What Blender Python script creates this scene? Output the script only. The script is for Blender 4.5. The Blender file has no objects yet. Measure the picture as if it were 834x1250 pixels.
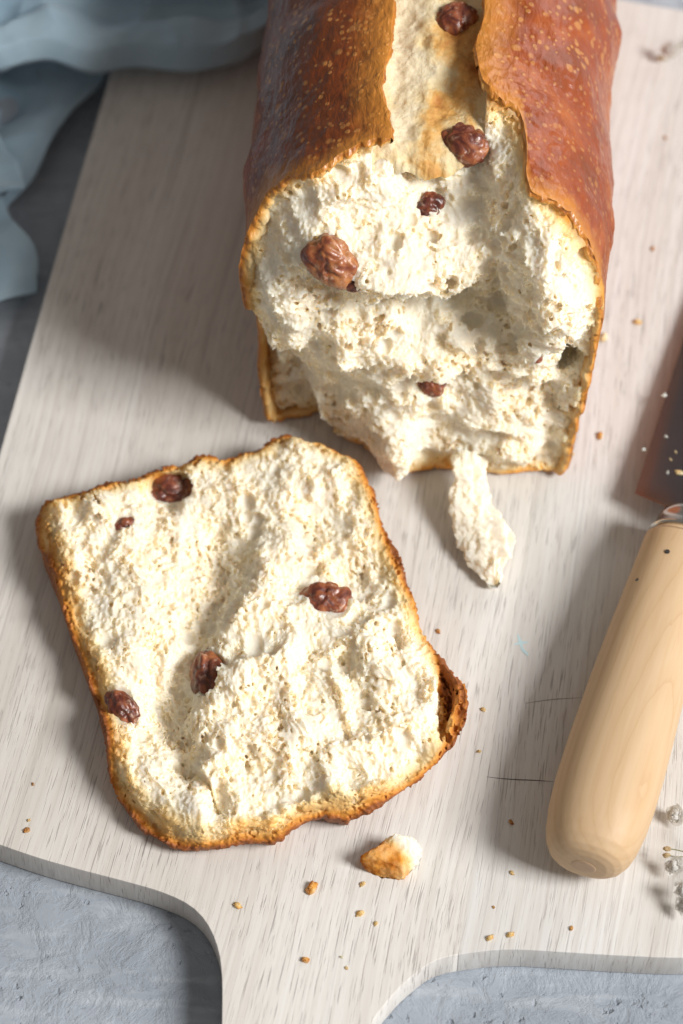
import bpy, bmesh, math, random, time
import numpy as np
import openvdb as vdb
T0 = time.time()
random.seed(7); RNG = np.random.default_rng(7)
U = 0.01                                   # all modelling below is in centimetres
scene = bpy.context.scene
COL = scene.collection
R = math.radians

# ------------------------------------------------------------------ camera
PITCH, DIST, FPX = R(57.0), 78.6, 3300.0   # looking down at the board, long lens
cam_d = bpy.data.cameras.new('camera'); cam = bpy.data.objects.new('camera', cam_d); COL.objects.link(cam)
CAM = np.array([0.0, -DIST*math.cos(PITCH), DIST*math.sin(PITCH)])
cam.location = CAM*U
cam.rotation_euler = (math.pi/2-PITCH, 0, 0)
cam_d.sensor_fit = 'VERTICAL'; cam_d.sensor_height = 36.0; cam_d.lens = FPX/1250*36.0
cam_d.clip_start = 0.05; cam_d.clip_end = 20
cam_d.dof.use_dof = True; cam_d.dof.focus_distance = 0.732; cam_d.dof.aperture_fstop = 8.5
scene.camera = cam
scene.render.resolution_x, scene.render.resolution_y = 683, 1024

# ------------------------------------------------------------------ light
w = bpy.data.worlds.new('World'); scene.world = w; w.use_nodes = True
bg = w.node_tree.nodes['Background']; bg.inputs[0].default_value = (1.0, 0.93, 0.86, 1); bg.inputs[1].default_value = 0.23
def area(name, direction, dist, sx, sy, power, color):
    d = bpy.data.lights.new(name, 'AREA'); d.shape = 'RECTANGLE'; d.size = sx; d.size_y = sy; d.energy = power; d.color = color
    o = bpy.data.objects.new(name, d); COL.objects.link(o)
    v = np.array(direction, float); v /= np.linalg.norm(v)
    o.location = v*dist
    from mathutils import Vector
    o.rotation_euler = Vector(v).to_track_quat('Z', 'Y').to_euler()
    return o
area('window_light', (0.71, -0.28, 0.645), 2.6, 0.85, 0.85, 90, (1.0, 0.985, 0.965))
area('room_window', (0.64, 0.66, 0.42), 2.2, 1.2, 0.8, 10, (0.90, 0.95, 1.0))
scene.view_settings.view_transform = 'Standard'; scene.view_settings.look = 'None'
scene.view_settings.exposure = 0.0; scene.view_settings.gamma = 1.0
scene.view_settings.use_curve_mapping = False
scene.cycles.diffuse_bounces = 8; scene.cycles.max_bounces = 14

# ------------------------------------------------------------------ pixel -> place helpers
FW = np.array([0, math.cos(PITCH), -math.sin(PITCH)]); UPV = np.array([0, math.sin(PITCH), math.cos(PITCH)])
def ray(px, py):
    d = FW + (px-417)/FPX*np.array([1., 0, 0]) + (625-py)/FPX*UPV
    return d/np.linalg.norm(d)
def at(px, py, z=0.0):
    d = ray(px, py); t = (z-CAM[2])/d[2]
    return CAM + d*t
def proj(p):
    p = np.asarray(p, float)-CAM
    dep = p@FW
    return 417+FPX*p[..., 0]/dep, 625-FPX*(p@UPV)/dep

# ------------------------------------------------------------------ noise
_TAB = np.random.default_rng(11).uniform(-1, 1, 64*64*64).astype(np.float32)
def vnoise(p, scale, seed=0):
    """smooth value noise at points p (n,3); scale = cell size (scalar or 3)"""
    q = np.asarray(p, np.float32)/np.asarray(scale, np.float32)+np.float32(seed*7.31 % 64)
    i = np.floor(q); f = q-i; f = f*f*(3-2*f); i = i.astype(np.int32) & 63
    x0, y0, z0 = i[:, 0] << 12, i[:, 1] << 6, i[:, 2]
    x1, y1, z1 = ((i[:, 0]+1) & 63) << 12, ((i[:, 1]+1) & 63) << 6, (i[:, 2]+1) & 63
    fx, fy, fz = f[:, 0], f[:, 1], f[:, 2]
    def zl(xy): a = _TAB[xy+z0]; return a+(_TAB[xy+z1]-a)*fz
    def yl(x): a = zl(x+y0); return a+(zl(x+y1)-a)*fy
    a = yl(x0); return a+(yl(x1)-a)*fx
def ridge(p, scale, seed): return 0.5-np.abs(vnoise(p, scale, seed))*1.6
def fbm(p, scale, octs, seed=0, gain=0.5):
    s, a, tot = np.asarray(scale, float), 1.0, 0
    out = 0
    for o in range(octs):
        out = out + a*vnoise(p+o*13.7, s, seed+o*17); tot += a; a *= gain; s = s*0.5
    return out/tot
def smooth(e0, e1, x):
    t = np.clip((x-e0)/(e1-e0), 0, 1); return t*t*(3-2*t)
def poly_sdf(poly, X, Y):
    """signed distance to a closed polygon, positive inside"""
    poly = np.asarray(poly); n = len(poly)
    d = np.full(X.shape, 1e9, np.float32); ins = np.zeros(X.shape, bool)
    for k in range(n):
        a, b = poly[k], poly[(k+1) % n]; e = b-a
        wx, wy = X-a[0], Y-a[1]
        t = np.clip((wx*e[0]+wy*e[1])/(e@e+1e-12), 0, 1)
        d = np.minimum(d, (wx-e[0]*t)**2+(wy-e[1]*t)**2)
        c = ((a[1] > Y) != (b[1] > Y))
        if abs(e[1]) > 1e-9: ins ^= c & (X < e[0]*(Y-a[1])/e[1]+a[0])
    return np.where(ins, np.sqrt(d), -np.sqrt(d))
def smooth_closed(pts, n):
    """Catmull-Rom through closed pts, resampled to n by arc length"""
    P = np.asarray(pts, float); m = len(P); out = []
    for k in range(m):
        p0, p1, p2, p3 = P[k-1], P[k], P[(k+1) % m], P[(k+2) % m]
        for t in np.linspace(0, 1, 12, endpoint=False):
            out.append(0.5*((2*p1)+(-p0+p2)*t+(2*p0-5*p1+4*p2-p3)*t*t+(-p0+3*p1-3*p2+p3)*t**3))
    out = np.array(out); q = np.vstack([out, out[:1]])
    L = np.r_[0, np.cumsum(np.linalg.norm(np.diff(q, axis=0), axis=1))]
    s = np.linspace(0, L[-1], n, endpoint=False)
    return np.stack([np.interp(s, L, q[:, j]) for j in range(P.shape[1])], 1)
def smooth_open(pts, n):
    P = np.asarray(pts, float); m = len(P); out = []
    for k in range(m-1):
        p0, p1, p2, p3 = P[max(k-1, 0)], P[k], P[k+1], P[min(k+2, m-1)]
        for t in np.linspace(0, 1, 14, endpoint=False):
            out.append(0.5*((2*p1)+(-p0+p2)*t+(2*p0-5*p1+4*p2-p3)*t*t+(-p0+3*p1-3*p2+p3)*t**3))
    out.append(P[-1]); q = np.array(out)
    L = np.r_[0, np.cumsum(np.linalg.norm(np.diff(q, axis=0), axis=1))]
    s = np.linspace(0, L[-1], n)
    return np.stack([np.interp(s, L, q[:, j]) for j in range(P.shape[1])], 1)

# ------------------------------------------------------------------ object helpers
def tag(o, label=None, cat=None, group=None, kind=None):
    if label: o['label'] = label
    if cat: o['category'] = cat
    if group: o['group'] = group
    if kind: o['kind'] = kind
    return o
def empty(name, loc, rz=0.0):
    o = bpy.data.objects.new(name, None); COL.objects.link(o); o.location = np.asarray(loc, float)*U
    o.rotation_euler = (0, 0, rz); o.empty_display_size = 0.01
    return o
def link(name, me, material, parent=None, smooth_shade=True):
    o = bpy.data.objects.new(name, me); COL.objects.link(o)
    if material: me.materials.append(material)
    if smooth_shade and len(me.polygons): me.polygons.foreach_set('use_smooth', np.ones(len(me.polygons), bool))
    if parent is not None: o.parent = parent
    return o
def mesh_np(name, V, F, attrs=None):
    """V (n,3) in cm, F (m,k) faces; attrs: name -> (n,) float"""
    me = bpy.data.meshes.new(name); F = np.asarray(F, np.int32); V = np.asarray(V, np.float32)*U
    m, k = F.shape
    me.vertices.add(len(V)); me.vertices.foreach_set('co', V.ravel())
    me.loops.add(m*k); me.loops.foreach_set('vertex_index', F.ravel())
    me.polygons.add(m); me.polygons.foreach_set('loop_start', np.arange(0, m*k, k, dtype=np.int32))
    for an, av in (attrs or {}).items():
        a = me.attributes.new(an, 'FLOAT', 'POINT'); a.data.foreach_set('value', np.asarray(av, np.float32))
    me.update(calc_edges=True); me.validate()
    return me
def grid_faces(nr, nc, wrap_c=False, flip=False):
    r = np.arange(nr-1)[:, None]; c = np.arange(nc if wrap_c else nc-1)[None, :]
    a = r*nc+c; b = r*nc+(c+1) % nc; d = (r+1)*nc+c; e = (r+1)*nc+(c+1) % nc
    F = np.stack([a, b, e, d], -1).reshape(-1, 4)
    return F[:, ::-1] if flip else F
def to_bm_mesh(bm, name):
    for v in bm.verts: v.co *= U
    me = bpy.data.meshes.new(name); bm.to_mesh(me); bm.free(); return me
def largest_piece(V, Q):
    n = len(V); lab = np.arange(n)
    E = np.vstack([Q[:, [0, 1]], Q[:, [1, 2]], Q[:, [2, 3]]])
    for it in range(400):
        m = np.minimum(lab[E[:, 0]], lab[E[:, 1]])
        new = lab.copy(); np.minimum.at(new, E[:, 0], m); np.minimum.at(new, E[:, 1], m)
        for _ in range(3): new = new[new]
        if (new == lab).all(): break
        lab = new
    cnt = np.bincount(lab[Q[:, 0]], minlength=n); keep = lab == cnt.argmax()
    Qk = Q[keep[Q[:, 0]]]; idx = -np.ones(n, np.int64); used = np.unique(Qk); idx[used] = np.arange(len(used))
    return V[used], idx[Qk]
def iso_mesh(S, org, h):
    """surface of S>0 (positive inside) on a grid with corner org and step h"""
    g = vdb.FloatGrid(); g.background = 1.0
    S = S.copy(); S[0], S[-1], S[:, 0], S[:, -1], S[:, :, 0], S[:, :, -1] = (-1,)*6
    g.copyFromArray(np.ascontiguousarray(-S, np.float32))
    P, Tr, Q = g.convertToPolygons(isovalue=0.0, adaptivity=0.0)
    P, Q = largest_piece(P, Q.astype(np.int64))
    return P*h+np.asarray(org), Q[:, ::-1]
def tri_sample(A, org, h, P):
    q = (P-np.asarray(org))/h; i = np.clip(np.floor(q).astype(int), 0, np.array(A.shape)-2); f = q-i
    out = 0
    for dx in (0, 1):
        for dy in (0, 1):
            for dz in (0, 1):
                wgt = (f[:, 0] if dx else 1-f[:, 0])*(f[:, 1] if dy else 1-f[:, 1])*(f[:, 2] if dz else 1-f[:, 2])
                out = out+wgt*A[i[:, 0]+dx, i[:, 1]+dy, i[:, 2]+dz]
    return out
def carve_pores(S, org, h, centres, radii, axes=None, k=0.04):
    """subtract ellipsoidal gas cells from S (positive inside)"""
    sh = S.shape
    for j in range(len(centres)):
        c = (centres[j]-org)/h; r = radii[j]/h
        e = r if axes is None else r*axes[j]
        e = np.broadcast_to(np.asarray(e, float), (3,))
        lo = np.maximum(np.floor(c-e-2).astype(int), 0); hi = np.minimum(np.ceil(c+e+3).astype(int), sh)
        if (hi <= lo).any(): continue
        g = np.ogrid[lo[0]:hi[0], lo[1]:hi[1], lo[2]:hi[2]]
        d = np.sqrt(((g[0]-c[0])/e[0])**2+((g[1]-c[1])/e[1])**2+((g[2]-c[2])/e[2])**2).astype(np.float32)
        sd = (d-1)*(e.min()*h)
        blk = S[lo[0]:hi[0], lo[1]:hi[1], lo[2]:hi[2]]
        np.minimum(blk, sd, out=blk)
def march(S, org, h, px, py, xf=None):
    """first point of the solid S>0 met by the view ray through a pixel"""
    d = ray(px, py); t = np.arange(60, 95, h*0.5); P = CAM+d*t[:, None]
    Q = P if xf is None else xf(P)
    i = np.round((Q-org)/h).astype(int); ok = ((i >= 0) & (i < np.array(S.shape))).all(1)
    v = np.full(len(t), -1.0); v[ok] = S[i[ok, 0], i[ok, 1], i[ok, 2]]
    k = np.argmax(v > 0)
    return Q[k], (v[k] > 0)

# ------------------------------------------------------------------ node helpers
class NT:
    def __init__(s, name):
        s.m = bpy.data.materials.new(name); s.m.use_nodes = True; s.t = s.m.node_tree
        s.b = s.t.nodes['Principled BSDF']; s.out = s.t.nodes['Material Output']
        s.n('ShaderNodeTexCoord'); s.tc = s.last
    def n(s, typ, **kw):
        nd = s.t.nodes.new(typ); s.last = nd
        for k, v in kw.items(): setattr(nd, k, v)
        return nd
    def put(s, sock, v):
        if isinstance(v, bpy.types.NodeSocket): s.t.links.new(v, sock)
        elif isinstance(v, (tuple, list)) and sock.type == 'RGBA' and len(v) == 3: sock.default_value = (*v, 1)
        else: sock.default_value = v
    def math(s, op, a, b=0.0, c=None, clamp=False):
        nd = s.n('ShaderNodeMath', operation=op, use_clamp=clamp); s.put(nd.inputs[0], a); s.put(nd.inputs[1], b)
        if c is not None: s.put(nd.inputs[2], c)
        return nd.outputs[0]
    def mix(s, f, a, b, blend='MIX'):
        nd = s.n('ShaderNodeMix', data_type='RGBA', blend_type=blend); nd.clamp_factor = True
        s.put(nd.inputs[0], f); s.put(nd.inputs[6], a); s.put(nd.inputs[7], b)
        return nd.outputs[2]
    def ramp(s, f, stops, interp='LINEAR'):
        nd = s.n('ShaderNodeValToRGB'); cr = nd.color_ramp; cr.interpolation = interp
        while len(cr.elements) > 1: cr.elements.remove(cr.elements[-1])
        for i, (p, c) in enumerate(stops):
            e = cr.elements[0] if i == 0 else cr.elements.new(p)
            e.position = p; e.color = (*c, 1) if isinstance(c, (tuple, list)) else (c, c, c, 1)
        s.put(nd.inputs[0], f); return nd.outputs[0]
    def coord(s, scale=(1, 1, 1), rot=(0, 0, 0), loc=(0, 0, 0), which='Object', src=None):
        nd = s.n('ShaderNodeMapping'); s.put(nd.inputs[0], src or s.tc.outputs[which])
        nd.inputs['Scale'].default_value = scale; nd.inputs['Rotation'].default_value = rot; nd.inputs['Location'].default_value = loc
        return nd.outputs[0]
    def noise(s, vec, scale, detail=4, rough=0.55, dist=0.0, color=False):
        nd = s.n('ShaderNodeTexNoise'); s.put(nd.inputs['Vector'], vec); nd.inputs['Scale'].default_value = scale
        nd.inputs['Detail'].default_value = detail; nd.inputs['Roughness'].default_value = rough; nd.inputs['Distortion'].default_value = dist
        return nd.outputs['Color' if color else 'Fac']
    def voro(s, vec, scale, feature='F1', out='Distance', rnd=1.0):
        nd = s.n('ShaderNodeTexVoronoi', feature=feature); s.put(nd.inputs['Vector'], vec); nd.inputs['Scale'].default_value = scale
        nd.inputs['Randomness'].default_value = rnd
        return nd.outputs[out]
    def attr(s, name): 
        nd = s.n('ShaderNodeAttribute', attribute_name=name); return nd.outputs['Fac']
    def bump(s, hgt, strength, dist, prev=None):
        nd = s.n('ShaderNodeBump'); s.put(nd.inputs['Height'], hgt); nd.inputs['Strength'].default_value = strength
        nd.inputs['Distance'].default_value = dist
        if prev is not None: s.put(nd.inputs['Normal'], prev)
        return nd.outputs[0]
    def set(s, **kw):
        for k, v in kw.items(): s.put(s.b.inputs[k.replace('_', ' ')], v)
        return s.m
def vadd(nt, a, b, f=1.0):
    n1 = nt.n('ShaderNodeVectorMath', operation='MULTIPLY_ADD'); nt.put(n1.inputs[0], b); n1.inputs[1].default_value = (f, f, f); nt.put(n1.inputs[2], a)
    return n1.outputs[0]

# ------------------------------------------------------------------ materials
def mat_table():
    t = NT('blue_grey_plaster'); c = t.coord()
    big = t.noise(c, 9, 5, 0.6, 0.6); fine = t.noise(c, 160, 5, 0.65)
    str_ = t.noise(t.coord((40, 190, 1), rot=(0, 0, 0.5)), 1.0, 4, 0.6)
    col = t.ramp(big, [(0.3, (0.245, 0.278, 0.325)), (0.5, (0.345, 0.383, 0.435)), (0.7, (0.465, 0.505, 0.555))])
    col = t.mix(t.math('MULTIPLY', t.ramp(str_, [(0.5, 0.0), (0.72, 1.0)]), 0.35), col, (0.60, 0.645, 0.69))
    pit = t.ramp(t.voro(vadd(t, c, t.noise(c, 170, 4, 0.7, color=True), 0.006), 260), [(0.08, 1.0), (0.26, 0.0)])
    pm = t.ramp(t.noise(c, 55, 4), [(0.50, 0.0), (0.64, 1.0)])
    pit = t.math('MULTIPLY', pit, pm)
    ridge = t.ramp(t.noise(c, 95, 7, 0.68, 0.5), [(0.42, 0.0), (0.58, 1.0)])
    h = t.math('SUBTRACT', t.math('ADD', t.math('MULTIPLY', ridge, 0.55), t.math('MULTIPLY', fine, 0.5)), t.math('MULTIPLY', pit, 1.6))
    col = t.mix(t.math('MULTIPLY', pit, 0.55), col, (0.17, 0.20, 0.25))
    return t.set(Base_Color=col, Roughness=0.75, Normal=t.bump(h, 0.55, 0.0011))
def mat_board():
    t = NT('whitewashed_wood'); oi = t.n('ShaderNodeObjectInfo')
    off = t.n('ShaderNodeCombineXYZ'); t.put(off.inputs[1], t.math('MULTIPLY', oi.outputs['Random'], 3.0)); t.put(off.inputs[0], t.math('MULTIPLY', oi.outputs['Random'], 1.7))
    base = vadd(t, t.tc.outputs['Object'], off.outputs[0], 1.0)
    wv = t.noise(t.coord((7, 4, 4), src=base), 1.0, 2, 0.5, color=True)
    base = vadd(t, base, wv, 0.020)
    fibre = t.noise(t.coord((650, 14, 60), src=base), 1.0, 5, 0.62)
    broad = t.noise(t.coord((42, 3.0, 8), src=base), 1.0, 4, 0.55)
    dash = t.noise(t.coord((2600, 105, 90), src=base), 1.0, 2, 0.5)
    dash2 = t.noise(t.coord((1900, 62, 90), loc=(4, 7, 0), src=base), 1.0, 2, 0.5)
    wear = t.noise(t.coord((28, 16, 8), src=base), 1.0, 3, 0.6)
    col = t.ramp(broad, [(0.28, (0.655, 0.61, 0.56)), (0.45, (0.745, 0.71, 0.67)), (0.62, (0.80, 0.775, 0.745)), (0.8, (0.74, 0.715, 0.69))])
    tone = oi.outputs['Color']
    col = t.mix(1.0, col, tone, 'MULTIPLY')
    col = t.mix(t.math('MULTIPLY', t.ramp(fibre, [(0.42, 1.0), (0.60, 0.0)]), 0.26), col, (0.52, 0.455, 0.40))
    m1 = t.ramp(dash, [(0.31, 1.0), (0.39, 0.0)]); m2 = t.ramp(dash2, [(0.31, 1.0), (0.38, 0.0)])
    pores = t.math('MAXIMUM', m1, m2)
    pm = t.ramp(wear, [(0.35, 0.25), (0.62, 1.0)])
    pores = t.math('MULTIPLY', pores, pm)
    col = t.mix(t.math('MULTIPLY', pores, 0.6), col, (0.19, 0.165, 0.155))
    lines = t.noise(t.coord((820, 5, 60), loc=(1, 2, 0), src=base), 1.0, 3, 0.6)
    col = t.mix(t.math('MULTIPLY', t.ramp(lines, [(0.30, 1.0), (0.45, 0.0)]), 0.38), col, (0.36, 0.32, 0.29))
    h = t.math('SUBTRACT', t.math('MULTIPLY', fibre, 0.5), pores)
    ro = t.math('ADD', 0.52, t.math('MULTIPLY', fibre, 0.18))
    return t.set(Base_Color=col, Roughness=ro, Normal=t.bump(h, 0.35, 0.0004))
def mat_cloth():
    t = NT('pale_blue_linen'); c = t.coord()
    wv1 = t.n('ShaderNodeTexWave', wave_type='BANDS', bands_direction='X'); t.put(wv1.inputs['Vector'], t.coord(which='UV')); wv1.inputs['Scale'].default_value = 90; wv1.inputs['Distortion'].default_value = 1.2; a = wv1.outputs['Fac']
    wv2 = t.n('ShaderNodeTexWave', wave_type='BANDS', bands_direction='Y'); t.put(wv2.inputs['Vector'], t.coord(which='UV')); wv2.inputs['Scale'].default_value = 90; wv2.inputs['Distortion'].default_value = 1.2; b = wv2.outputs['Fac']
    n = t.noise(c, 60, 4, 0.6)
    col = t.ramp(n, [(0.3, (0.295, 0.42, 0.515)), (0.7, (0.385, 0.515, 0.60))])
    return t.set(Base_Color=col, Roughness=0.9, Sheen_Weight=0.25, Normal=t.bump(t.math('ADD', a, b), 0.25, 0.0004))
def bread_colour(t, skin):
    """browning goes with the depth below the loaf's skin, stored in cm on the mesh"""
    c = t.coord(); dep = t.attr('depth')
    n = t.noise(c, 260, 4, 0.6); big = t.noise(c, 70, 3, 0.5)
    d = t.math('ADD', dep, t.math('MULTIPLY', t.math('SUBTRACT', n, 0.5), 0.16))
    d = t.math('ADD', d, t.math('MULTIPLY', t.math('SUBTRACT', big, 0.5), 0.36))
    return t.ramp(t.math('MULTIPLY', d, 1.1), [(0.0, skin), (0.05, (0.46, 0.150, 0.018)), (0.14, (0.68, 0.30, 0.050)), (0.30, (0.77, 0.53, 0.225)), (0.44, (0.765, 0.63, 0.39)), (0.64, (0.80, 0.752, 0.635))])
def mat_crumb():
    t = NT('bread_crumb'); c = t.coord(); col = bread_colour(t, (0.22, 0.06, 0.012))
    v = t.noise(c, 140, 3, 0.6)
    col = t.mix(t.math('MULTIPLY', t.ramp(v, [(0.4, 0.0), (0.75, 1.0)]), 0.35), col, (0.80, 0.72, 0.54))
    st = t.noise(t.coord((1600, 420, 900), rot=(0.3, 0.2, 0.35)), 1.0, 3, 0.6, 1.0)
    h = t.math('ADD', t.math('ADD', t.noise(c, 1300, 5, 0.75), t.math('MULTIPLY', t.voro(c, 800), 0.9)), t.math('MULTIPLY', st, 0.8))
    t.b.subsurface_method = 'BURLEY'
    return t.set(Base_Color=col, Roughness=0.85, Specular_IOR_Level=0.2, Subsurface_Weight=0.68, Subsurface_Radius=(1.0, 0.66, 0.34), Subsurface_Scale=0.0044, Normal=t.bump(h, 0.42, 0.0005))
def mat_torn_crust():
    t = NT('torn_crust'); c = t.coord(); col = bread_colour(t, (0.27, 0.082, 0.018))
    h = t.math('ADD', t.noise(c, 900, 4, 0.65), t.math('MULTIPLY', t.voro(c, 500), 0.7))
    return t.set(Base_Color=col, Roughness=0.55, Specular_IOR_Level=0.4, Subsurface_Weight=0.12, Subsurface_Radius=(1.0, 0.5, 0.2), Subsurface_Scale=0.002, Normal=t.bump(h, 0.5, 0.0006))
def mat_crust():
    t = NT('glossy_baked_crust'); c = t.coord()
    bake = t.attr('bake'); dep = t.attr('depth'); edge = t.attr('edge')
    n1 = t.noise(c, 55, 5, 0.6, 0.4); n2 = t.noise(t.coord((1, 1, 1), loc=(3, 1, 2)), 240, 4, 0.6)
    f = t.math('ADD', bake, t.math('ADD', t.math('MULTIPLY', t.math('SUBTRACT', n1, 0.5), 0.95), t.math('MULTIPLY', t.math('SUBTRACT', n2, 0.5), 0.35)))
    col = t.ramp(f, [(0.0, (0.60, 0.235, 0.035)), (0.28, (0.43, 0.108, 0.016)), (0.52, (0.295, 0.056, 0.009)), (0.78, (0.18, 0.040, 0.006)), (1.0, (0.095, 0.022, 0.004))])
    # small pale blisters of many sizes
    cv = vadd(t, c, t.noise(c, 90, 2, color=True), 0.0025)
    b1 = t.n('ShaderNodeTexVoronoi'); t.put(b1.inputs['Vector'], cv); b1.inputs['Scale'].default_value = 470
    b2 = t.n('ShaderNodeTexVoronoi'); t.put(b2.inputs['Vector'], cv); b2.inputs['Scale'].default_value = 230
    def spots(v, lo, hi, pick):
        sep = t.n('ShaderNodeSeparateColor'); t.put(sep.inputs[0], v.outputs['Color'])
        size = t.math('MULTIPLY', sep.outputs[1], 0.22)
        m = t.math('SUBTRACT', 1.0, t.math('DIVIDE', t.math('SUBTRACT', v.outputs['Distance'], t.math('ADD', lo, size)), hi), clamp=True)
        return t.math('MULTIPLY', m, t.math('LESS_THAN', sep.outputs[0], pick))
    patch = t.ramp(t.noise(c, 26, 3, 0.55), [(0.36, 0.35), (0.62, 1.0)])
    sp = t.math('MULTIPLY', t.math('MAXIMUM', spots(b1, 0.10, 0.14, 0.62), spots(b2, 0.05, 0.12, 0.5)), patch)
    col = t.mix(t.math('MULTIPLY', sp, 0.85), col, t.mix(0.55, t.mix(0.6, col, (0.66, 0.33, 0.10)), (0.56, 0.24, 0.06)))
    e = t.math('MULTIPLY', t.ramp(t.math('ADD', edge, t.math('MULTIPLY', t.math('SUBTRACT', n2, 0.5), 0.5)), [(0.0, 1.0), (0.22, 0.75), (0.75, 0.0)]), 0.8)
    col = t.mix(e, col, (0.62, 0.25, 0.038))
    inner = bread_colour(t, (0.26, 0.075, 0.018))
    col = t.mix(t.ramp(dep, [(0.01, 0.0), (0.06, 1.0)]), col, inner)
    wr = t.noise(t.coord((1, 0.35, 1)), 420, 4, 0.65, 0.6)
    h = t.math('ADD', t.math('ADD', t.math('MULTIPLY', sp, 0.22), t.math('MULTIPLY', wr, 0.9)), t.math('MULTIPLY', n1, 0.8))
    rough = t.math('ADD', 0.24, t.math('MULTIPLY', n2, 0.22))
    return t.set(Base_Color=col, Roughness=rough, Specular_IOR_Level=0.4, Coat_Weight=0.26, Coat_Roughness=0.15, Normal=t.bump(h, 0.7, 0.0010))
def mat_dough():
    t = NT('pale_split_dough'); c = t.coord(); 
    n = t.noise(t.coord((1, 0.8, 1)), 75, 6, 0.62, 0.2); f = t.noise(c, 500, 4, 0.6)
    g = t.math('ADD', n, t.math('ADD', t.math('MULTIPLY', t.math('SUBTRACT', f, 0.5), 0.12), t.attr('gold')))
    col = t.ramp(g, [(0.34, (0.76, 0.665, 0.465)), (0.50, (0.74, 0.58, 0.32)), (0.62, (0.66, 0.37, 0.11)), (0.78, (0.46, 0.18, 0.04))])
    h = t.math('ADD', t.noise(c, 700, 4, 0.6), t.math('MULTIPLY', n, 0.6))
    return t.set(Base_Color=col, Roughness=0.6, Specular_IOR_Level=0.35, Subsurface_Weight=0.2, Subsurface_Radius=(1, .6, .3), Subsurface_Scale=0.002, Normal=t.bump(h, 0.8, 0.0007))
def mat_raisin():
    t = NT('raisin_skin'); c = t.coord()
    n = t.noise(c, 190, 4, 0.6, 0.8); oi = t.n('ShaderNodeObjectInfo')
    sc_ = t.n('ShaderNodeSeparateColor'); t.put(sc_.inputs[0], oi.outputs['Color'])
    f = t.math('ADD', t.math('ADD', t.math('ADD', n, 0.045), t.math('MULTIPLY', t.math('SUBTRACT', oi.outputs['Random'], 0.5), 0.14)), t.math('MULTIPLY', t.math('SUBTRACT', 1.0, sc_.outputs[0]), 0.24))
    col = t.ramp(f, [(0.28, (0.028, 0.009, 0.006)), (0.46, (0.125, 0.026, 0.014)), (0.58, (0.29, 0.080, 0.030)), (0.74, (0.45, 0.18, 0.06))])
    sug = t.ramp(t.noise(c, 620, 3, 0.6), [(0.54, 0.0), (0.66, 1.0)])
    sug = t.math('MULTIPLY', sug, t.ramp(t.noise(c, 150, 2), [(0.44, 0.0), (0.60, 1.0)]))
    col = t.mix(t.math('MULTIPLY', sug, 0.6), col, (0.62, 0.42, 0.30))
    h = t.noise(c, 300, 4, 0.6, 0.8)
    return t.set(Base_Color=col, Roughness=t.math('ADD', 0.26, t.math('MULTIPLY', n, 0.2)), Specular_IOR_Level=0.6, Coat_Weight=0.15, Subsurface_Weight=0.1, Subsurface_Radius=(1, .25, .1), Subsurface_Scale=0.002, Normal=t.bump(h, 0.5, 0.0006))
def mat_handle():
    t = NT('pale_handle_wood'); c = t.coord()
    wv = t.noise(t.coord((12, 3, 12)), 1.0, 3, 0.5, color=True)
    cc = vadd(t, t.coord((1, 0.13, 1)), wv, 0.022)
    rg = t.n('ShaderNodeTexWave', wave_type='RINGS', rings_direction='Y', wave_profile='SAW'); t.put(rg.inputs['Vector'], vadd(t, cc, t.coord((0, 0, 0), loc=(0.013, 0, 0.018))))
    rg.inputs['Scale'].default_value = 150; rg.inputs['Distortion'].default_value = 3.0; rg.inputs['Detail'].default_value = 3; rg.inputs['Detail Scale'].default_value = 1.2
    fib = t.noise(t.coord((700, 22, 700)), 1.0, 4, 0.6)
    col = t.ramp(rg.outputs['Fac'], [(0.0, (0.575, 0.40, 0.235)), (0.55, (0.595, 0.42, 0.255)), (0.9, (0.57, 0.395, 0.23)), (1.0, (0.53, 0.35, 0.195))])
    blot = t.noise(t.coord((60, 14, 60)), 1.0, 3)
    col = t.mix(t.math('MULTIPLY', t.ramp(blot, [(0.4, 0.0), (0.7, 1.0)]), 0.3), col, (0.58, 0.36, 0.175))
    col = t.mix(t.math('MULTIPLY', t.ramp(fib, [(0.35, 1.0), (0.55, 0.0)]), 0.22), col, (0.50, 0.30, 0.14))
    return t.set(Base_Color=col, Roughness=0.52, Specular_IOR_Level=0.35, Normal=t.bump(t.math('ADD', fib, t.math('MULTIPLY', rg.outputs['Fac'], 0.3)), 0.12, 0.0003))
def mat_steel(name, col, rough, streak=0.1, painted_reflection=False):
    t = NT(name); n = t.noise(t.coord((30, 420, 30)), 1.0, 4, 0.6); b = t.noise(t.coord(), 45, 4)
    c2 = t.mix(t.math('MULTIPLY', b, 0.5), col, tuple(x*0.62 for x in col))
    if painted_reflection:                              # bread's warm reflection, painted in along the ground edge of the carbon steel
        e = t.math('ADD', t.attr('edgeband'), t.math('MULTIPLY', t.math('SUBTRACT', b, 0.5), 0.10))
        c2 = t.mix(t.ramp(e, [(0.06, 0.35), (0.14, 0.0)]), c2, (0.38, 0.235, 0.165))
    return t.set(Base_Color=c2, Metallic=1.0, Roughness=t.math('ADD', rough, t.math('MULTIPLY', n, streak)), Normal=t.bump(n, 0.06, 0.0002))
def mat_plain(name, col, rough=0.6, sss=0.0, var=0.15, scale=400):
    t = NT(name); n = t.noise(t.coord(), scale, 3)
    c = t.mix(n, tuple(x*(1-var) for x in col), tuple(min(1, x*(1+var)) for x in col))
    if sss: t.set(Subsurface_Weight=sss, Subsurface_Radius=(1, .8, .6), Subsurface_Scale=0.002)
    return t.set(Base_Color=c, Roughness=rough, Normal=t.bump(n, 0.2, 0.0003))
M_TABLE, M_BOARD, M_CLOTH = mat_table(), mat_board(), mat_cloth()
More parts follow.
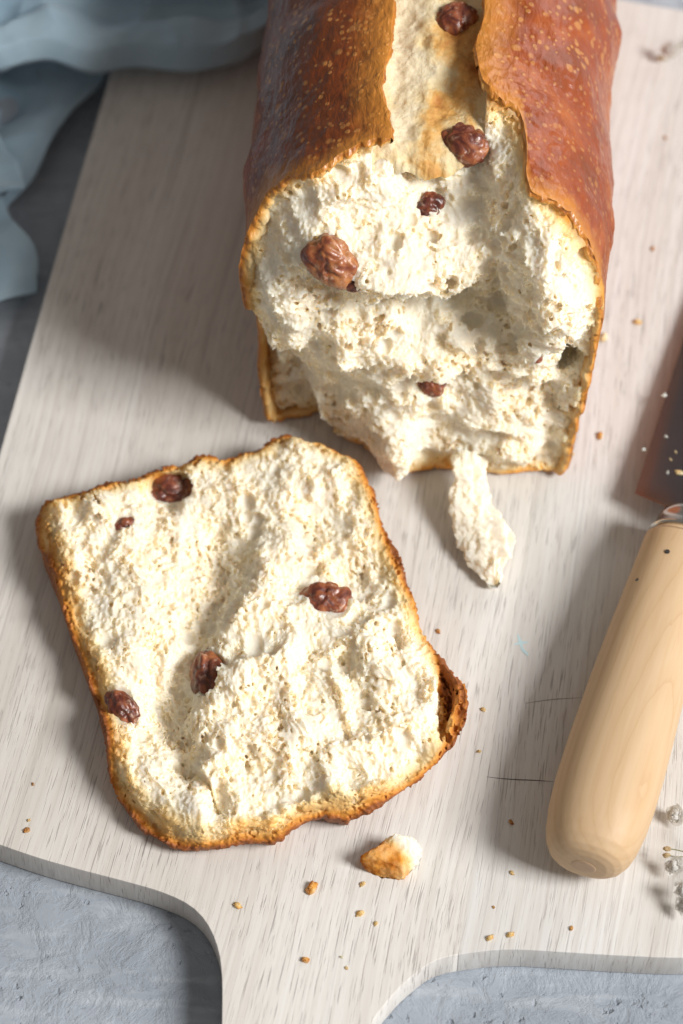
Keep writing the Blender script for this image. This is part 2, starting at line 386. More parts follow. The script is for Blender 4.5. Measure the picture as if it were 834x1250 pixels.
M_CRUMB, M_TORN, M_CRUST, M_DOUGH, M_RAISIN = mat_crumb(), mat_torn_crust(), mat_crust(), mat_dough(), mat_raisin()
M_HANDLE = mat_handle(); M_BLADE = mat_steel('dark_blade_steel', (0.215, 0.225, 0.25), 0.20, painted_reflection=True); M_COLLAR = mat_steel('bright_collar_steel', (0.62, 0.60, 0.57), 0.14)
M_PIN = mat_plain('dark_iron_pin', (0.05, 0.045, 0.045), 0.4); M_PLUG = mat_plain('handle_end_grain', (0.50, 0.33, 0.20), 0.5)
def mat_petal():
    t = NT('papery_white_petal'); n = t.noise(t.coord(), 500, 3)
    c = t.mix(n, (0.86, 0.84, 0.80), (0.92, 0.91, 0.89))
    d = t.n('ShaderNodeBsdfDiffuse'); t.put(d.inputs[0], c); tr = t.n('ShaderNodeBsdfTranslucent'); t.put(tr.inputs[0], c)
    mx = t.n('ShaderNodeMixShader'); mx.inputs[0].default_value = 0.45; t.t.links.new(d.outputs[0], mx.inputs[1]); t.t.links.new(tr.outputs[0], mx.inputs[2]); t.t.links.new(mx.outputs[0], t.out.inputs[0])
    t.t.nodes.remove(t.b); return t.m
M_PETAL = mat_petal(); M_STEM = mat_plain('dry_olive_stem', (0.20, 0.19, 0.085), 0.6); M_CALYX = mat_plain('tan_calyx', (0.40, 0.28, 0.14), 0.6)
M_SCORE = mat_plain('dark_scratch', (0.10, 0.085, 0.08), 0.8)
print('materials', time.time()-T0)

# ------------------------------------------------------------------ setting: table and board
ZT = -1.15                                 # table top, board is 1.1 thick and lies on it
def build_table():
    V = np.array([[-160, -120, ZT], [160, -120, ZT], [160, 220, ZT], [-160, 220, ZT]], float)
    o = link('table_top', mesh_np('table_top', V, [[0, 1, 2, 3]]), M_TABLE, smooth_shade=False)
    tag(o, kind='structure')
build_table()
BROT = -R(10.0)                            # the board points away to the side
BORG = np.array([2.0, 2.0, 0.0])
def to_board(P):
    P = np.asarray(P, float)-BORG; c, s = math.cos(-BROT), math.sin(-BROT)
    return np.stack([P[..., 0]*c-P[..., 1]*s, P[..., 0]*s+P[..., 1]*c, P[..., 2]], -1)
def build_board():
    px = [(271, 1290), (271, 1250), (271, 1195), (266, 1158), (252, 1126), (230, 1104), (195, 1088), (150, 1075), (100, 1062), (50, 1048), (0, 1031), (-50, 1012), (-85, 985), (-103, 945), (-97, 900),
          (0, 553), (64, 330), (132, 100), (186, -84), (200, -100), (222, -100), (800, 7), (1075, 52), (1088, 62), (1090, 80),
          (1015, 600), (955, 1060), (945, 1110), (925, 1145), (895, 1163), (834, 1169), (750, 1166), (685, 1162), (624, 1159), (575, 1163), (530, 1173), (496, 1198), (475, 1220), (453, 1250), (440, 1290),
          (430, 1360), (425, 1430), (395, 1460), (330, 1465), (280, 1440), (262, 1400)]
    P = np.array([at(x, y, 0.0) for x, y in px]); B = to_board(P)[:, :2]
    B = smooth_closed(B, 420)
    root = empty('cutting_board', BORG + np.array([0, 0, ZT]), BROT)
    tag(root, 'whitewashed wooden cutting board with a neck handle under the bread', 'cutting board')
    s1 = to_board(at(636, 700, 0))[0]; s2 = to_board(at(243, 350, 0))[0]
    def clip(poly, x0, keep_gt):
        out = []; n = len(poly)
        for k in range(n):
            a, b = poly[k], poly[(k+1) % n]
            ia, ib = (a[0] > x0) == keep_gt, (b[0] > x0) == keep_gt
            if ia: out.append(a)
            if ia != ib:
                t = (x0-a[0])/(b[0]-a[0]); out.append(a+(b-a)*t)
        return np.array(out)
    strips = [clip(B, s1-0.0015, False), clip(B, s1+0.0015, True)]
    for poly, tint in zip(strips, ((0.955, 0.96, 0.95, 1), (0.905, 0.925, 0.935, 1))):
        keep = [0]
        for k in range(1, len(poly)):
            if np.linalg.norm(poly[k]-poly[keep[-1]]) > 0.01: keep.append(k)
        poly = poly[keep]
        bm = bmesh.new()
        top = [bm.verts.new((p[0], p[1], -ZT)) for p in poly]
        f = bm.faces.new(top)
        if f.normal.z < 0 or True:
            bm.normal_update()
            if f.normal.z < 0: f.normal_flip()
        r = bmesh.ops.extrude_face_region(bm, geom=[f])
        for v in [g for g in r['geom'] if isinstance(g, bmesh.types.BMVert)]: v.co.z = 0.05
        bmesh.ops.recalc_face_normals(bm, faces=bm.faces[:])
        ed = []
        for e in bm.edges:
            za, zb = e.verts[0].co.z, e.verts[1].co.z
            if abs(za-zb) < 1e-6:
                if all(any(abs(v.co.x-(s+o)) < 1e-5 for s in (s1, s2) for o in (-.0015, .0015)) for v in e.verts): continue
                ed.append(e)
        bmesh.ops.bevel(bm, geom=ed, offset=0.10, segments=3, profile=0.5, affect='EDGES', clamp_overlap=True)
        bmesh.ops.triangulate(bm, faces=[f for f in bm.faces if len(f.verts) > 4])
        o = link('plank', to_bm_mesh(bm, 'plank'), M_BOARD, root); o.color = tint
        for p in o.data.polygons: p.use_smooth = abs(p.normal.z) < 0.995
    # knife scores and a fleck of blue paint in the wood
    def strip_mark(name, a, b, wd, m, zz=0.004):
        p, q = at(*a, zz), at(*b, zz); L = np.linalg.norm(q-p); d = (q-p)/L; nrm = np.array([-d[1], d[0], 0])
        n = 9; rows = []
        for k in range(n):
            f = k/(n-1); ww = wd*math.sin(math.pi*min(max(f, .04), .96))**0.6
            c = p+(q-p)*f+nrm*0.02*math.sin(f*5+a[0])
            rows += [c-nrm*ww, c+nrm*ww]
        V = to_board(np.array(rows)); V[:, 2] -= ZT
        link(name, mesh_np(name, V, grid_faces(n, 2)), m, root)
    strip_mark('knife_score', (594, 948), (676, 955), 0.016, M_SCORE)
    strip_mark('knife_score', (640, 858), (712, 851), 0.009, M_SCORE)
    mp = mat_plain('faded_blue_paint', (0.50, 0.66, 0.70), 0.7)
    for k, (a, b) in enumerate((((633, 774), (637, 794)), ((628, 787), (645, 783)), ((638, 790), (644, 801)))):
        strip_mark('paint_fleck', a, b, 0.045, mp, 0.004+0.003*k)
build_board()
print('board', time.time()-T0)

# ------------------------------------------------------------------ raisins and other bread bits
def raisin_mesh(seed, sx, sy, sz, name='raisin'):
    bm = bmesh.new(); bmesh.ops.create_icosphere(bm, subdivisions=5, radius=1.0)
    V = np.array([v.co[:] for v in bm.verts]); bm.faces.ensure_lookup_table()
    F = np.array([[v.index for v in f.verts] for f in bm.faces]); bm.free()
    n = V/np.linalg.norm(V, axis=1, keepdims=True)
    q = n*[1, .8, 1]+seed*3.1
    cr = np.exp(-(vnoise(q, 0.85, seed)/0.16)**2)+0.55*np.exp(-(vnoise(q+.3*vnoise(q, .5, 3)[:, None], 0.45, seed+5)/0.16)**2)
    rad = 1.0+0.30*fbm(q, 1.0, 2, seed+9)-0.15*cr+0.045*fbm(q, .2, 2, seed+11)
    V = n*rad[:, None]*np.array([sx, sy, sz])
    return mesh_np(name, V, F)
def add_raisin(parent, P, normal, sx, sy, sz, ang, seed, label=None):
    from mathutils import Vector, Matrix
    o = link('raisin', raisin_mesh(seed, sx, sy, sz), M_RAISIN, parent)
    q = Vector(normal).normalized().to_track_quat('Z', 'Y')
    o.rotation_mode = 'QUATERNION'
    from mathutils import Quaternion
    o.rotation_quaternion = q @ Quaternion((0, 0, 1), ang)
    o.location = np.asarray(P)*U
    if label: o['label'] = label
    return o

# ------------------------------------------------------------------ the torn slice lying on the board
def build_slice():
    h = 0.030
    rim = [(47, 624), (58, 613), (95, 606), (150, 590), (200, 572), (250, 560), (277, 562), (320, 546), (345, 533), (375, 539), (405, 553), (432, 561), (450, 590), (470, 640), (490, 690), (515, 755),
           (545, 806), (567, 832), (574, 855), (566, 888), (545, 922), (510, 952), (470, 977), (432, 994), (400, 992), (365, 1006), (345, 1020), (310, 1020), (270, 1027), (230, 1025), (200, 1012), (166, 985), (141, 945), (131, 890), (118, 840), (95, 780), (75, 720), (55, 665)]
    zr = 1.15
    W = np.array([at(x, y, zr)[:2] for x, y in rim]); W = smooth_closed(W, 260)
    org = np.array([W[:, 0].min()-.5, W[:, 1].min()-.5, -0.12]); top = 3.1
    nx, ny, nz = (np.array([W[:, 0].max()+.5, W[:, 1].max()+.5, top])-org)/h
    nx, ny, nz = int(nx), int(ny), int(nz)
    xs = org[0]+np.arange(nx)*h; ys = org[1]+np.arange(ny)*h; zs = org[2]+np.arange(nz)*h
    X, Y = np.meshgrid(xs, ys, indexing='ij')
    d2 = poly_sdf(W[::2], X, Y).astype(np.float32)
    P2 = np.stack([X.ravel(), Y.ravel(), np.zeros(X.size)], 1)
    # relief of the torn face, in the picture's own landmarks
    pxm, pym = proj(np.stack([X.ravel(), Y.ravel(), np.full(X.size, 1.45)], 1)); pxm = pxm.reshape(X.shape); pym = pym.reshape(X.shape)
    pxm = pxm+(13*fbm(P2, 1.5, 3, 5)).reshape(X.shape); pym = pym+(13*fbm(P2, 1.5, 3, 6)).reshape(X.shape)
    H = np.full(X.shape, 1.50, np.float32)
    H += 0.30*fbm(P2, 2.4, 3, 3).reshape(X.shape)+0.20*ridge(P2, (1.1, 1.9, 1), 9).reshape(X.shape)
    def bump(x, y, dz, rx, ry=None, rot=0.0, pw=1.0):
        nonlocal H
        ry = ry or rx; c, s = math.cos(rot), math.sin(rot); a = (pxm-x)*c+(pym-y)*s; b = -(pxm-x)*s+(pym-y)*c
        H = H+dz*np.exp(-((a/rx)**2+(b/ry)**2)**pw)
    # deep crease curving down through the middle-left
    path = smooth_open([(306, 600), (292, 650), (272, 705), (243, 760), (222, 815), (212, 870), (226, 905)], 60)
    dmin = np.full(X.shape, 1e9); side = np.zeros(X.shape); tt = np.zeros(X.shape)
    for k in range(len(path)-1):
        a, b = path[k], path[k+1]; e = b-a; L = np.hypot(*e)
        t = np.clip(((pxm-a[0])*e[0]+(pym-a[1])*e[1])/L**2, 0, 1)
        qx, qy = pxm-a[0]-e[0]*t, pym-a[1]-e[1]*t; dd = np.hypot(qx, qy); m = dd < dmin
        dmin[m] = dd[m]; side[m] = (e[0]*qy-e[1]*qx)[m]/L; tt[m] = (k/len(path)+0*t)[m]
    # side<0 : right of the crease (steep wall), side>0 : left (gentle slope)
    wl = np.where(side > 0, 62.0, 25.0); amp = np.interp(tt, [0, .15, .5, .8, 1], [0.10, 0.42, 0.82, 1.05, 0.5])
    H = H-amp*np.exp(-(dmin/wl)**2)
    H = H+0.28*np.exp(-((dmin-46)/26)**2)*(side < 0)*np.interp(tt, [0, .2, .9, 1], [0, 1, 1, 0])
    bump(345, 770, 0.22, 70, 90, 0.2); bump(150, 700, 0.22, 40, 80, -0.25); bump(360, 590, 0.12, 60, 40)
    bump(404, 622, -0.36, 30, 22); bump(408, 700, -0.42, 44, 46); bump(445, 700, -0.2, 26, 60, -0.3); bump(460, 800, 0.2, 60, 70)
    bump(330, 975, -0.38, 34, 16, -0.15); bump(400, 905, -0.16, 60, 16, -0.5); bump(115, 700, -0.40, 13, 24, -0.2); bump(125, 835, -0.55, 18, 26, -0.3)
    bump(108, 655, -0.3, 10, 12); H = H-1.0*smooth(0.20, 0.34, d2)*0.85*np.exp(-(((pxm-541)/16)**2+((pym-842)/42)**2)**2); bump(522, 840, 0.22, 24, 50, -0.1); bump(480, 930, -0.22, 70, 18, -0.55)
    bump(212, 598, -0.30, 44, 20, -0.1); bump(256, 825, -0.28, 26, 36, 0.3); bump(272, 870, -0.15, 22, 40); bump(290, 935, -0.14, 60, 22); bump(180, 960, -0.15, 26, 26)
    bump(375, 548, 0.10, 40, 14)
    for k in range(46):                        # pulled-open pockets of many sizes
        q = RNG.integers(0, X.size); r_ = 7+13*RNG.random()**2
        bump(pxm.ravel()[q], pym.ravel()[q], -0.040*r_*RNG.uniform(.5, 1), r_, r_*RNG.uniform(.9, 1.9), RNG.uniform(-.6, .3))
    # the crust rim stands a little lower than the crumb at the near side
    H -= 0.55*(1-smooth(0.0, 0.55, d2))*smooth(880, 990, pym)
    H -= 0.25*(1-smooth(0.0, 0.4, d2))
    H = np.clip(H, 0.40, 2.5).astype(np.float32)
    gx, gy = np.gradient(H, h); inv = 1/np.sqrt(1+np.minimum(gx**2+gy**2, 6))
    Z = zs[None, None, :]
    # wall: full outline at the rim, drawn in towards the board (rounded heel of the loaf)
    zz = np.clip(zs, 0, 3); taper = np.where(zz < 1.1, 0.34*((1.1-zz)/1.1)**1.7, 0.14*(zz-1.1))
    wob = fbm(P2, 0.9, 3, 21).reshape(X.shape)
    gdx, gdy = np.gradient(d2, h); kz = (0.45*(1-np.clip(zs/1.3, 0, 1))**1.0).astype(np.float32)   # the piece leans: its foot is shifted aside
    side_sd = d2[:, :, None]-taper[None, None, :].astype(np.float32)+(gdx*0.9+gdy*0.05)[:, :, None]*kz[None, None, :]
    top_sd = (H[:, :, None]-Z)*inv[:, :, None]
    S = np.minimum(np.minimum(side_sd, top_sd), Z-0.02).astype(np.float32)
    # detail only near the surface
    band = np.abs(S) < 0.45; idx = np.nonzero(band)
    P = np.stack([xs[idx[0]], ys[idx[1]], zs[idx[2]]], 1)
    dep = side_sd[idx]
    is_top = smooth(0.05, 0.35, dep)*smooth(-0.4, -0.1, -(H[idx[0], idx[1]]-P[:, 2])*0+0.0+0*dep+0.2)
    # fibres run roughly along the slice's height
    rot = 0.35; c, s = math.cos(rot), math.sin(rot)
    Wp = P+0.28*np.stack([vnoise(P, 0.8, 40), vnoise(P, 0.8, 41), vnoise(P, 0.8, 42)], 1)
    Q = np.stack([Wp[:, 0]*c+Wp[:, 1]*s, -Wp[:, 0]*s+Wp[:, 1]*c, Wp[:, 2]], 1)
    lump = fbm(Q, (0.75, 1.0, 0.8), 2, 50)
    fib = fbm(Q, (0.17, 0.42, 0.20), 3, 60, 0.6)
    fuzz = fbm(Wp, 0.085, 2, 70, 0.7)
    soft = 0.30+0.95*smooth(-0.45, 0.5, fbm(P, 1.3, 2, 77))      # some places torn open, some pulled smooth
    det = 0.18*lump+0.15*ridge(Q, (0.7, 1.5, 0.7), 80)+soft*(0.04*ridge(Q, (0.34, 0.75, 0.34), 81)+0.03*ridge(Q, (0.16, 0.34, 0.17), 82)+0.06*ridge(Q, (0.10, 0.19, 0.10), 83)+0.05*ridge(Wp, 0.065, 84))+0.075*fuzz+0.05*fbm(Q, (0.055, 0.16, 0.055), 1, 85)
    crust = 0.06*fbm(P, 0.9, 3, 90)+0.016*fbm(P, 0.14, 2, 95)
    # crisp torn edge on the rim
    edge_det = 0.17*fbm(P, 0.7, 3, 99)+0.06*ridge(P, 0.12, 98)+0.05*fuzz
    near_top = smooth(-0.15, 0.25, 0.35-np.abs(H[idx[0], idx[1]]-P[:, 2]))
    k_in = smooth(0.10, 0.30, dep)
    dd = k_in*det+(1-k_in)*(near_top*edge_det+(1-near_top)*crust)
    S[idx] += (dd*smooth(0.0, 0.25, P[:, 2])).astype(np.float32)
    # gas cells
    n = 15000; ii = RNG.integers(0, X.size, n*2); cx, cy = X.ravel()[ii], Y.ravel()[ii]; keep = d2.ravel()[ii] > 0.16
    cx, cy, ii = cx[keep][:n], cy[keep][:n], ii[keep][:n]; n = len(cx)
    rad = 0.040+0.045*RNG.random(n)**1.6; big = RNG.random(n) < 0.016; rad[big] = 0.10+0.13*RNG.random(big.sum())**1.5
    cz = H.ravel()[ii]+RNG.normal(-0.01, 0.075, n)+rad*0.15
    dang = np.stack([0.8+0.5*RNG.random(n), 0.9+0.9*RNG.random(n), 0.8+0.4*RNG.random(n)], 1)
    pc = np.stack([cx, cy, cz], 1); ok = (fbm(pc, 1.0, 2, 91)+RNG.normal(0, .22, n)) > -0.10       # cells gather in patches
    carve_pores(S, org, h, pc[ok], rad[ok], dang[ok])
    for x, y, a, b, an in ((211, 598, .74, .54, .10), (404, 734, .62, .52, -.45), (254, 826, .52, .76, -.25), (150, 862, .46, .62, .25), (152, 638, .30, .24, .2)):
        p, ok = march(S, org, h, x, y)
        for sx in (-.33, 0, .33): carve_pores(S, org, h, [p+np.array([sx*a*math.cos(an) if a > b else sx*b*-math.sin(an), sx*a*math.sin(an) if a > b else sx*b*math.cos(an), 0.10])], [min(a, b)*.88], [np.array([1.0, 1.0, .8])])
    V, Q4 = iso_mesh(S, org, h)
    D = side_sd; dv = tri_sample(D, org, h, V)
    dbot = np.clip(V[:, 2], 0, 9); dv = np.minimum(dv, np.where(dbot < 0.12, dbot*0.9, 9))           # the heel's underside is skin too
    fd = dv[Q4].mean(1)
    gxp, gyp = proj(V); dv = dv-0.40*np.exp(-(((gxp-546)/19)**2+((gyp-842)/44)**2))*(dv > 0.08)
    fd = dv[Q4].mean(1); thk = 0.22+0.09*vnoise(V[Q4[:, 0]], 0.7, 33)
    cm = fd < thk
    cen = np.array([W[:, 0].mean(), W[:, 1].mean(), 0.0])
    root = empty('torn_bread_slice', cen)
    tag(root, 'torn bread slice with raisins lying flat on the cutting board, crumb up', 'bread slice')
    def sub(mask, name, m):
        q = Q4[mask]; used, inv_ = np.unique(q, return_inverse=True); q = inv_.reshape(q.shape)
        return link(name, mesh_np(name, V[used]-cen, q, {'depth': dv[used]}), m, root)
    sub(~cm, 'crumb', M_CRUMB); sub(cm, 'crust', M_TORN)
    print('slice verts', len(V), time.time()-T0)
    rs = [(211, 598, 1.02, .66, .52, 0.10, 1), (152, 640, .40, .30, .26, 0.3, 2), (404, 732, .74, .58, .44, -0.45, 3), (256, 825, .55, .92, .56, -0.25, 4), (151, 864, .44, .66, .42, 0.25, 5), (411, 775, 0, 0, 0, 0, 0)]
    for x, y, a, b, cc, an, sd in rs:
        if a == 0: continue
        p, ok = march(S, org, h, x, y)
        add_raisin(root, p-cen+np.array([0, 0.03, -0.10]), (0.1, -0.25, 1), a, b, cc, an, sd)
build_slice()

# ------------------------------------------------------------------ the loaf
LROT = R(4.0); LO = np.array([2.05, 1.15, 0.0])       # the loaf's axis leans 4 degrees; origin under its torn end
LU = np.array([math.cos(LROT), -math.sin(LROT), 0]); LV = np.array([math.sin(LROT), math.cos(LROT), 0])
def to_loaf(P):
    P = np.asarray(P, float)-LO; return np.stack([P@LU, P@LV, P[..., 2]], -1)
HALF = [(0, 10.35), (1.2, 10.45), (2.5, 10.2), (3.8, 9.45), (4.75, 8.2), (5.15, 6.8), (5.12, 5.2), (4.93, 3.2), (4.66, 1.1), (4.50, 0.35), (4.15, 0.06), (3.4, 0.03), (1.7, 0.03), (0, 0.03)]
def loaf_profile(n):
    r = np.array(HALF); l = r[::-1][1:-1]*[-0.975, 1]
    return smooth_closed(np.vstack([r, l]), n)        # from the top, over +u, the base, up the -u side
def face_controls():
    """(pixel x, pixel y, height z) of points on the torn end"""
    c = [(490, 195, 9.9), (545, 195, 9.7), (600, 150, 9.7), (500, 220, 9.2), (520, 256, 8.55), (560, 230, 8.9), (585, 180, 9.4), (590, 260, 8.4), (500, 300, 8.1), (560, 310, 7.9), (500, 338, 7.5), (440, 330, 7.7), (560, 345, 7.3),
         (500, 362, 5.9), (450, 358, 6.2), (585, 375, 5.7), (560, 372, 5.8), (610, 400, 5.2), (480, 395, 5.7), (420, 400, 5.4), (540, 410, 5.3), (500, 450, 4.5), (560, 450, 4.4), (440, 450, 4.3), (525, 468, 3.9), (500, 500, 2.9), (560, 500, 2.9), (460, 510, 2.6), (480, 552, 1.0), (440, 530, 1.7), (540, 545, 1.2), (560, 575, 0.1), (600, 560, 0.7), (640, 560, 0.8), (660, 510, 2.4), (600, 500, 2.8), (650, 460, 3.6), (600, 440, 4.4), (680, 490, 2.3), (680, 420, 4.1), (665, 560, 0.7), (640, 575, 0.1),
         (345, 400, 5.2), (340, 360, 6.6), (400, 325, 7.7), (395, 290, 8.4), (430, 240, 9.3), (370, 300, 8.2), (380, 380, 6.2), (395, 440, 4.2), (640, 260, 9.0), (620, 300, 8.2), (665, 290, 8.6), (690, 330, 7.6), (650, 330, 7.6), (690, 380, 6.2), (640, 380, 6.6), (640, 420, 5.4), (660, 420, 5.0),
         (340, 470, 1.6), (370, 460, 2.0), (330, 510, 0.5), (385, 495, 0.5), (360, 500, 0.4), (405, 470, 2.4), (415, 500, 1.6), (420, 520, 1.1)]
    return c
def v_edge_table():
    """where the broken crust starts along the loaf: (u, z, v) round the profile"""
    return [(1.15, 10.4, 6.6), (1.3, 10.4, 5.9), (1.8, 10.35, 5.55), (2.3, 10.24, 5.35), (2.5, 10.2, 4.9), (2.6, 10.17, 4.2), (2.66, 10.15, 3.2), (2.8, 10.08, 2.75), (3.2, 9.8, 2.75), (3.9, 9.35, 2.6), (4.4, 8.8, 2.3), (4.75, 8.2, 2.0), (5.0, 7.5, 1.75), (5.15, 6.6, 1.55), (5.13, 5.4, 1.3), (5.0, 4.0, 1.05), (4.85, 2.5, 0.75), (4.7, 1.2, 0.45), (4.5, 0.35, 0.35), (4.0, 0.05, 0.6), (2.5, 0.03, 1.1), (0, 0.03, 1.7), (-2.0, 0.03, 2.3), (-3.2, 0.03, 1.95), (-4.1, 0.06, 1.65), (-4.5, 0.35, 1.6),
            (-4.66, 1.1, 1.9), (-4.78, 2.0, 2.5), (-4.86, 2.7, 3.1), (-4.95, 3.5, 3.35), (-5.03, 4.2, 3.1), (-5.08, 4.7, 2.3), (-5.12, 5.2, 2.0), (-5.14, 5.8, 2.0), (-5.12, 6.6, 2.25), (-5.0, 7.5, 2.65), (-4.75, 8.2, 3.05), (-4.4, 8.8, 3.3), (-3.9, 9.35, 3.35), (-3.2, 9.8, 3.15), (-2.5, 10.2, 3.45), (-1.8, 10.35, 3.75), (-1.15, 10.45, 3.9)]
def build_loaf():
    root = empty('raisin_loaf', LO, -LROT)
    tag(root, 'torn loaf of raisin bread with glossy brown crust standing on the board', 'bread loaf')
    NP = 900; prof = loaf_profile(NP)
    ET = v_edge_table(); es, ev = [], []
    for u, z, v in ET:
        k = np.argmin(((prof-[u, z])**2).sum(1)); es.append(k/NP); ev.append(v)
    od = np.argsort(es); es = np.array(es)[od]; ev = np.array(ev)[od]
    # ---- crumb
    h = 0.034
    org = np.array([-5.35, -1.3, -0.06]); shp = (np.array([5.35, 6.6, 10.7])-org)/h; nu, nv, nz = shp.astype(int)
    us = org[0]+np.arange(nu)*h; vs = org[1]+np.arange(nv)*h; zs = org[2]+np.arange(nz)*h
    UU, ZZ = np.meshgrid(us, zs, indexing='ij')
    d2 = poly_sdf(prof[::4], UU, ZZ).astype(np.float32)
    ctl = []
    for x, y, z in face_controls():
        p = to_loaf(at(x, y, z)); ctl.append((p[0], z, p[1]))
    ctl += [(3.9, .3, .45), (3.2, .25, .45), (2.4, .25, .5), (1.6, .25, .5), (0.8, .3, .6), (0, .5, .5), (-.7, .6, .55), (-1.3, .8, .8)]
    for u, z, v in ET[4:-1]:
        if z < 0.2 and abs(u) < 4.2: continue
        f = 0.97; ctl.append((u*f, 0.2+z*0.96, v+0.12))
    ctl = np.array(ctl)
    # thin-plate interpolation of the torn face with slight smoothing
    A = ctl[:, :2]; r = np.linalg.norm(A[:, None]-A[None], axis=2); n = len(A)
    Kf = lambda r: r
    Kmat = np.zeros((n+3, n+3)); Kmat[:n, :n] = -Kf(r)+np.eye(n)*0.05; Kmat[:n, n] = 1; Kmat[:n, n+1:n+3] = A; Kmat[n:, :n] = Kmat[:n, n:].T
    sol = np.linalg.solve(Kmat, np.r_[ctl[:, 2], 0, 0, 0])
    VF = np.zeros(UU.shape)
    for k in range(n): VF += sol[k]*-Kf(np.hypot(UU-A[k, 0], ZZ-A[k, 1]))
    VF += sol[n]+sol[n+1]*UU+sol[n+2]*ZZ
    W3 = LO+UU[..., None]*LU+VF[..., None]*LV+ZZ[..., None]*np.array([0, 0, 1.0]); fx, fy = proj(W3)
    PF = np.stack([UU.ravel(), VF.ravel(), ZZ.ravel()], 1); fx = fx+(22*fbm(PF, 1.5, 3, 501)).reshape(UU.shape); fy = fy+(20*fbm(PF, 1.3, 3, 502)).reshape(UU.shape)
    VF = VF+(0.7*fbm(PF, 1.8, 3, 503)).reshape(UU.shape)
    def fb(x, y, dz, rx, ry, rot=0.0, pw=1.0):
        nonlocal VF
        c, s = math.cos(rot), math.sin(rot); a = (fx-x)*c+(fy-y)*s; b = -(fx-x)*s+(fy-y)*c
        VF = VF-1.4*dz*np.exp(-((a/rx)**2+(b/ry)**2)**pw)
    fb(470, 318, 0.45, 95, 26, 0.05); fb(520, 366, -0.55, 95, 13, 0.06); fb(500, 420, 0.35, 90, 30); fb(660, 320, 0.45, 34, 60, -0.3); fb(613, 392, -0.4, 12, 46, -0.2); fb(650, 400, 0.4, 40, 60); fb(612, 185, 0.7, 16, 30)
    fb(552, 268, -0.45, 36, 28); fb(585, 200, -0.4, 18, 40); fb(622, 272, 0.35, 20, 18); fb(430, 235, 0.3, 50, 25, -0.5); fb(380, 300, 0.25, 26, 36); fb(345, 390, 0.35, 22, 44)
    fb(405, 345, -0.35, 40, 22); fb(520, 256, -0.35, 22, 18); fb(527, 470, -0.45, 26, 20); fb(525, 520, -0.35, 24, 22); fb(480, 545, 0.35, 40, 26); fb(560, 480, -0.2, 18, 50); fb(620, 540, 0.35, 40, 40)
    fb(690, 350, 0.7, 40, 95); fb(660, 470, -0.2, 20, 26); fb(455, 470, -0.25, 40, 12, 0.4)
    rec = poly_sdf(np.array([(300, 432), (345, 424), (372, 436), (392, 476), (414, 512), (405, 545), (290, 560)], float), fx, fy)
    VF = VF+0.65*smooth(-3, 8, rec)
    nb = np.nonzero((d2 > -0.3) & (d2 < 1.1)); kk = np.argmin((UU[nb][:, None]-prof[None, ::3, 0])**2+(ZZ[nb][:, None]-prof[None, ::3, 1])**2, axis=1)*3/NP
    wgt = smooth(1.0, 0.15, d2[nb])*smooth(0.4, 1.2, ZZ[nb])*(1-smooth(-6, 4, rec[nb]))*smooth(1.15, 1.5, np.abs(UU[nb])+9*(ZZ[nb] < 9))
    VF[nb] = VF[nb]+wgt*0.75*(np.interp(kk, es, ev)+0.05-VF[nb])
    low = smooth(0.9, 0.2, ZZ)*smooth(-2.2, -1.6, UU)*smooth(4.4, 3.9, UU); VF = VF-0.05*low
    VF = np.clip(VF, -0.7, 6.2).astype(np.float32)
    ga, gb = np.gradient(VF, h); inv = (1/np.sqrt(1+np.minimum(ga**2+gb**2, 8))).astype(np.float32)
    din = np.minimum(d2, (9.80-ZZ)+0.0*UU + np.where(np.abs(UU) < 1.35, 0, 9)).astype(np.float32)
    S = np.minimum((vs[None, :, None]-VF[:, None, :])*inv[:, None, :], din[:, None, :]-0.10).astype(np.float32)
    cap = 9.36+0.24*smooth(4.9, 4.3, vs); S = np.minimum(S, np.where(np.abs(us)[:, None, None] < 1.5, cap[None, :, None]-zs[None, None, :], 9).astype(np.float32))
    S = np.minimum(S, (6.4-vs)[None, :, None].astype(np.float32))
    # hollows where bigger bubbles were: under the raisin, beside the crust
    for (x, y, z, rr, a) in ((692, 418, 4.4, .62, (0.6, .9, 1.0)), (682, 488, 2.4, .6, (.55, 1, 1.1)), (527, 472, 3.9, .42, (1, 1, .9)), (530, 510, 2.6, .38, (1, .9, .8)), (450, 480, 3.2, .30, (1, .8, .8)), (404, 322, 7.6, .56, (1.1, .8, 1)), (521, 256, 8.5, .42, (1, .9, 1)), (470, 372, 6.0, .34, (1.6, .9, .6)), (600, 372, 5.8, .40, (1.5, .9, .6)), (575, 285, 8.1, .36, (.9, .9, 1))):
        p = to_loaf(at(x, y, z)); carve_pores(S, org, h, [p], [rr], [np.array(a)])
    band = (np.abs(S) < 0.5) & (vs[None, :, None] < 6.0); idx = np.nonzero(band)
    P = np.stack([us[idx[0]], vs[idx[1]], zs[idx[2]]], 1); dep = d2[idx[0], idx[2]]
    Wp = P+0.30*np.stack([vnoise(P, 0.8, 140), vnoise(P, 0.8, 141), vnoise(P, 0.8, 142)], 1)
    lump = fbm(Wp, (0.9, 1.0, 0.7), 2, 150); fib = fbm(Wp, (0.20, 0.42, 0.22), 3, 160, 0.6); fuzz = fbm(Wp, 0.09, 2, 170, 0.7)
    soft = 0.30+0.95*smooth(-0.45, 0.5, fbm(P, 1.4, 2, 177))
    det = 0.32*lump+0.18*ridge(Wp, (0.9, 1.2, 0.55), 180)+soft*(0.06*ridge(Wp, (0.42, 0.7, 0.32), 181)+0.04*ridge(Wp, (0.17, 0.34, 0.15), 182)+0.06*ridge(Wp, (0.11, .17, .095), 183)+0.05*ridge(Wp, 0.068, 184))+0.075*fuzz+0.05*fbm(Wp, (0.06, 0.14, 0.06), 1, 185)
    S[idx] += (det*smooth(0.06, 0.4, dep)*1.0).astype(np.float32)
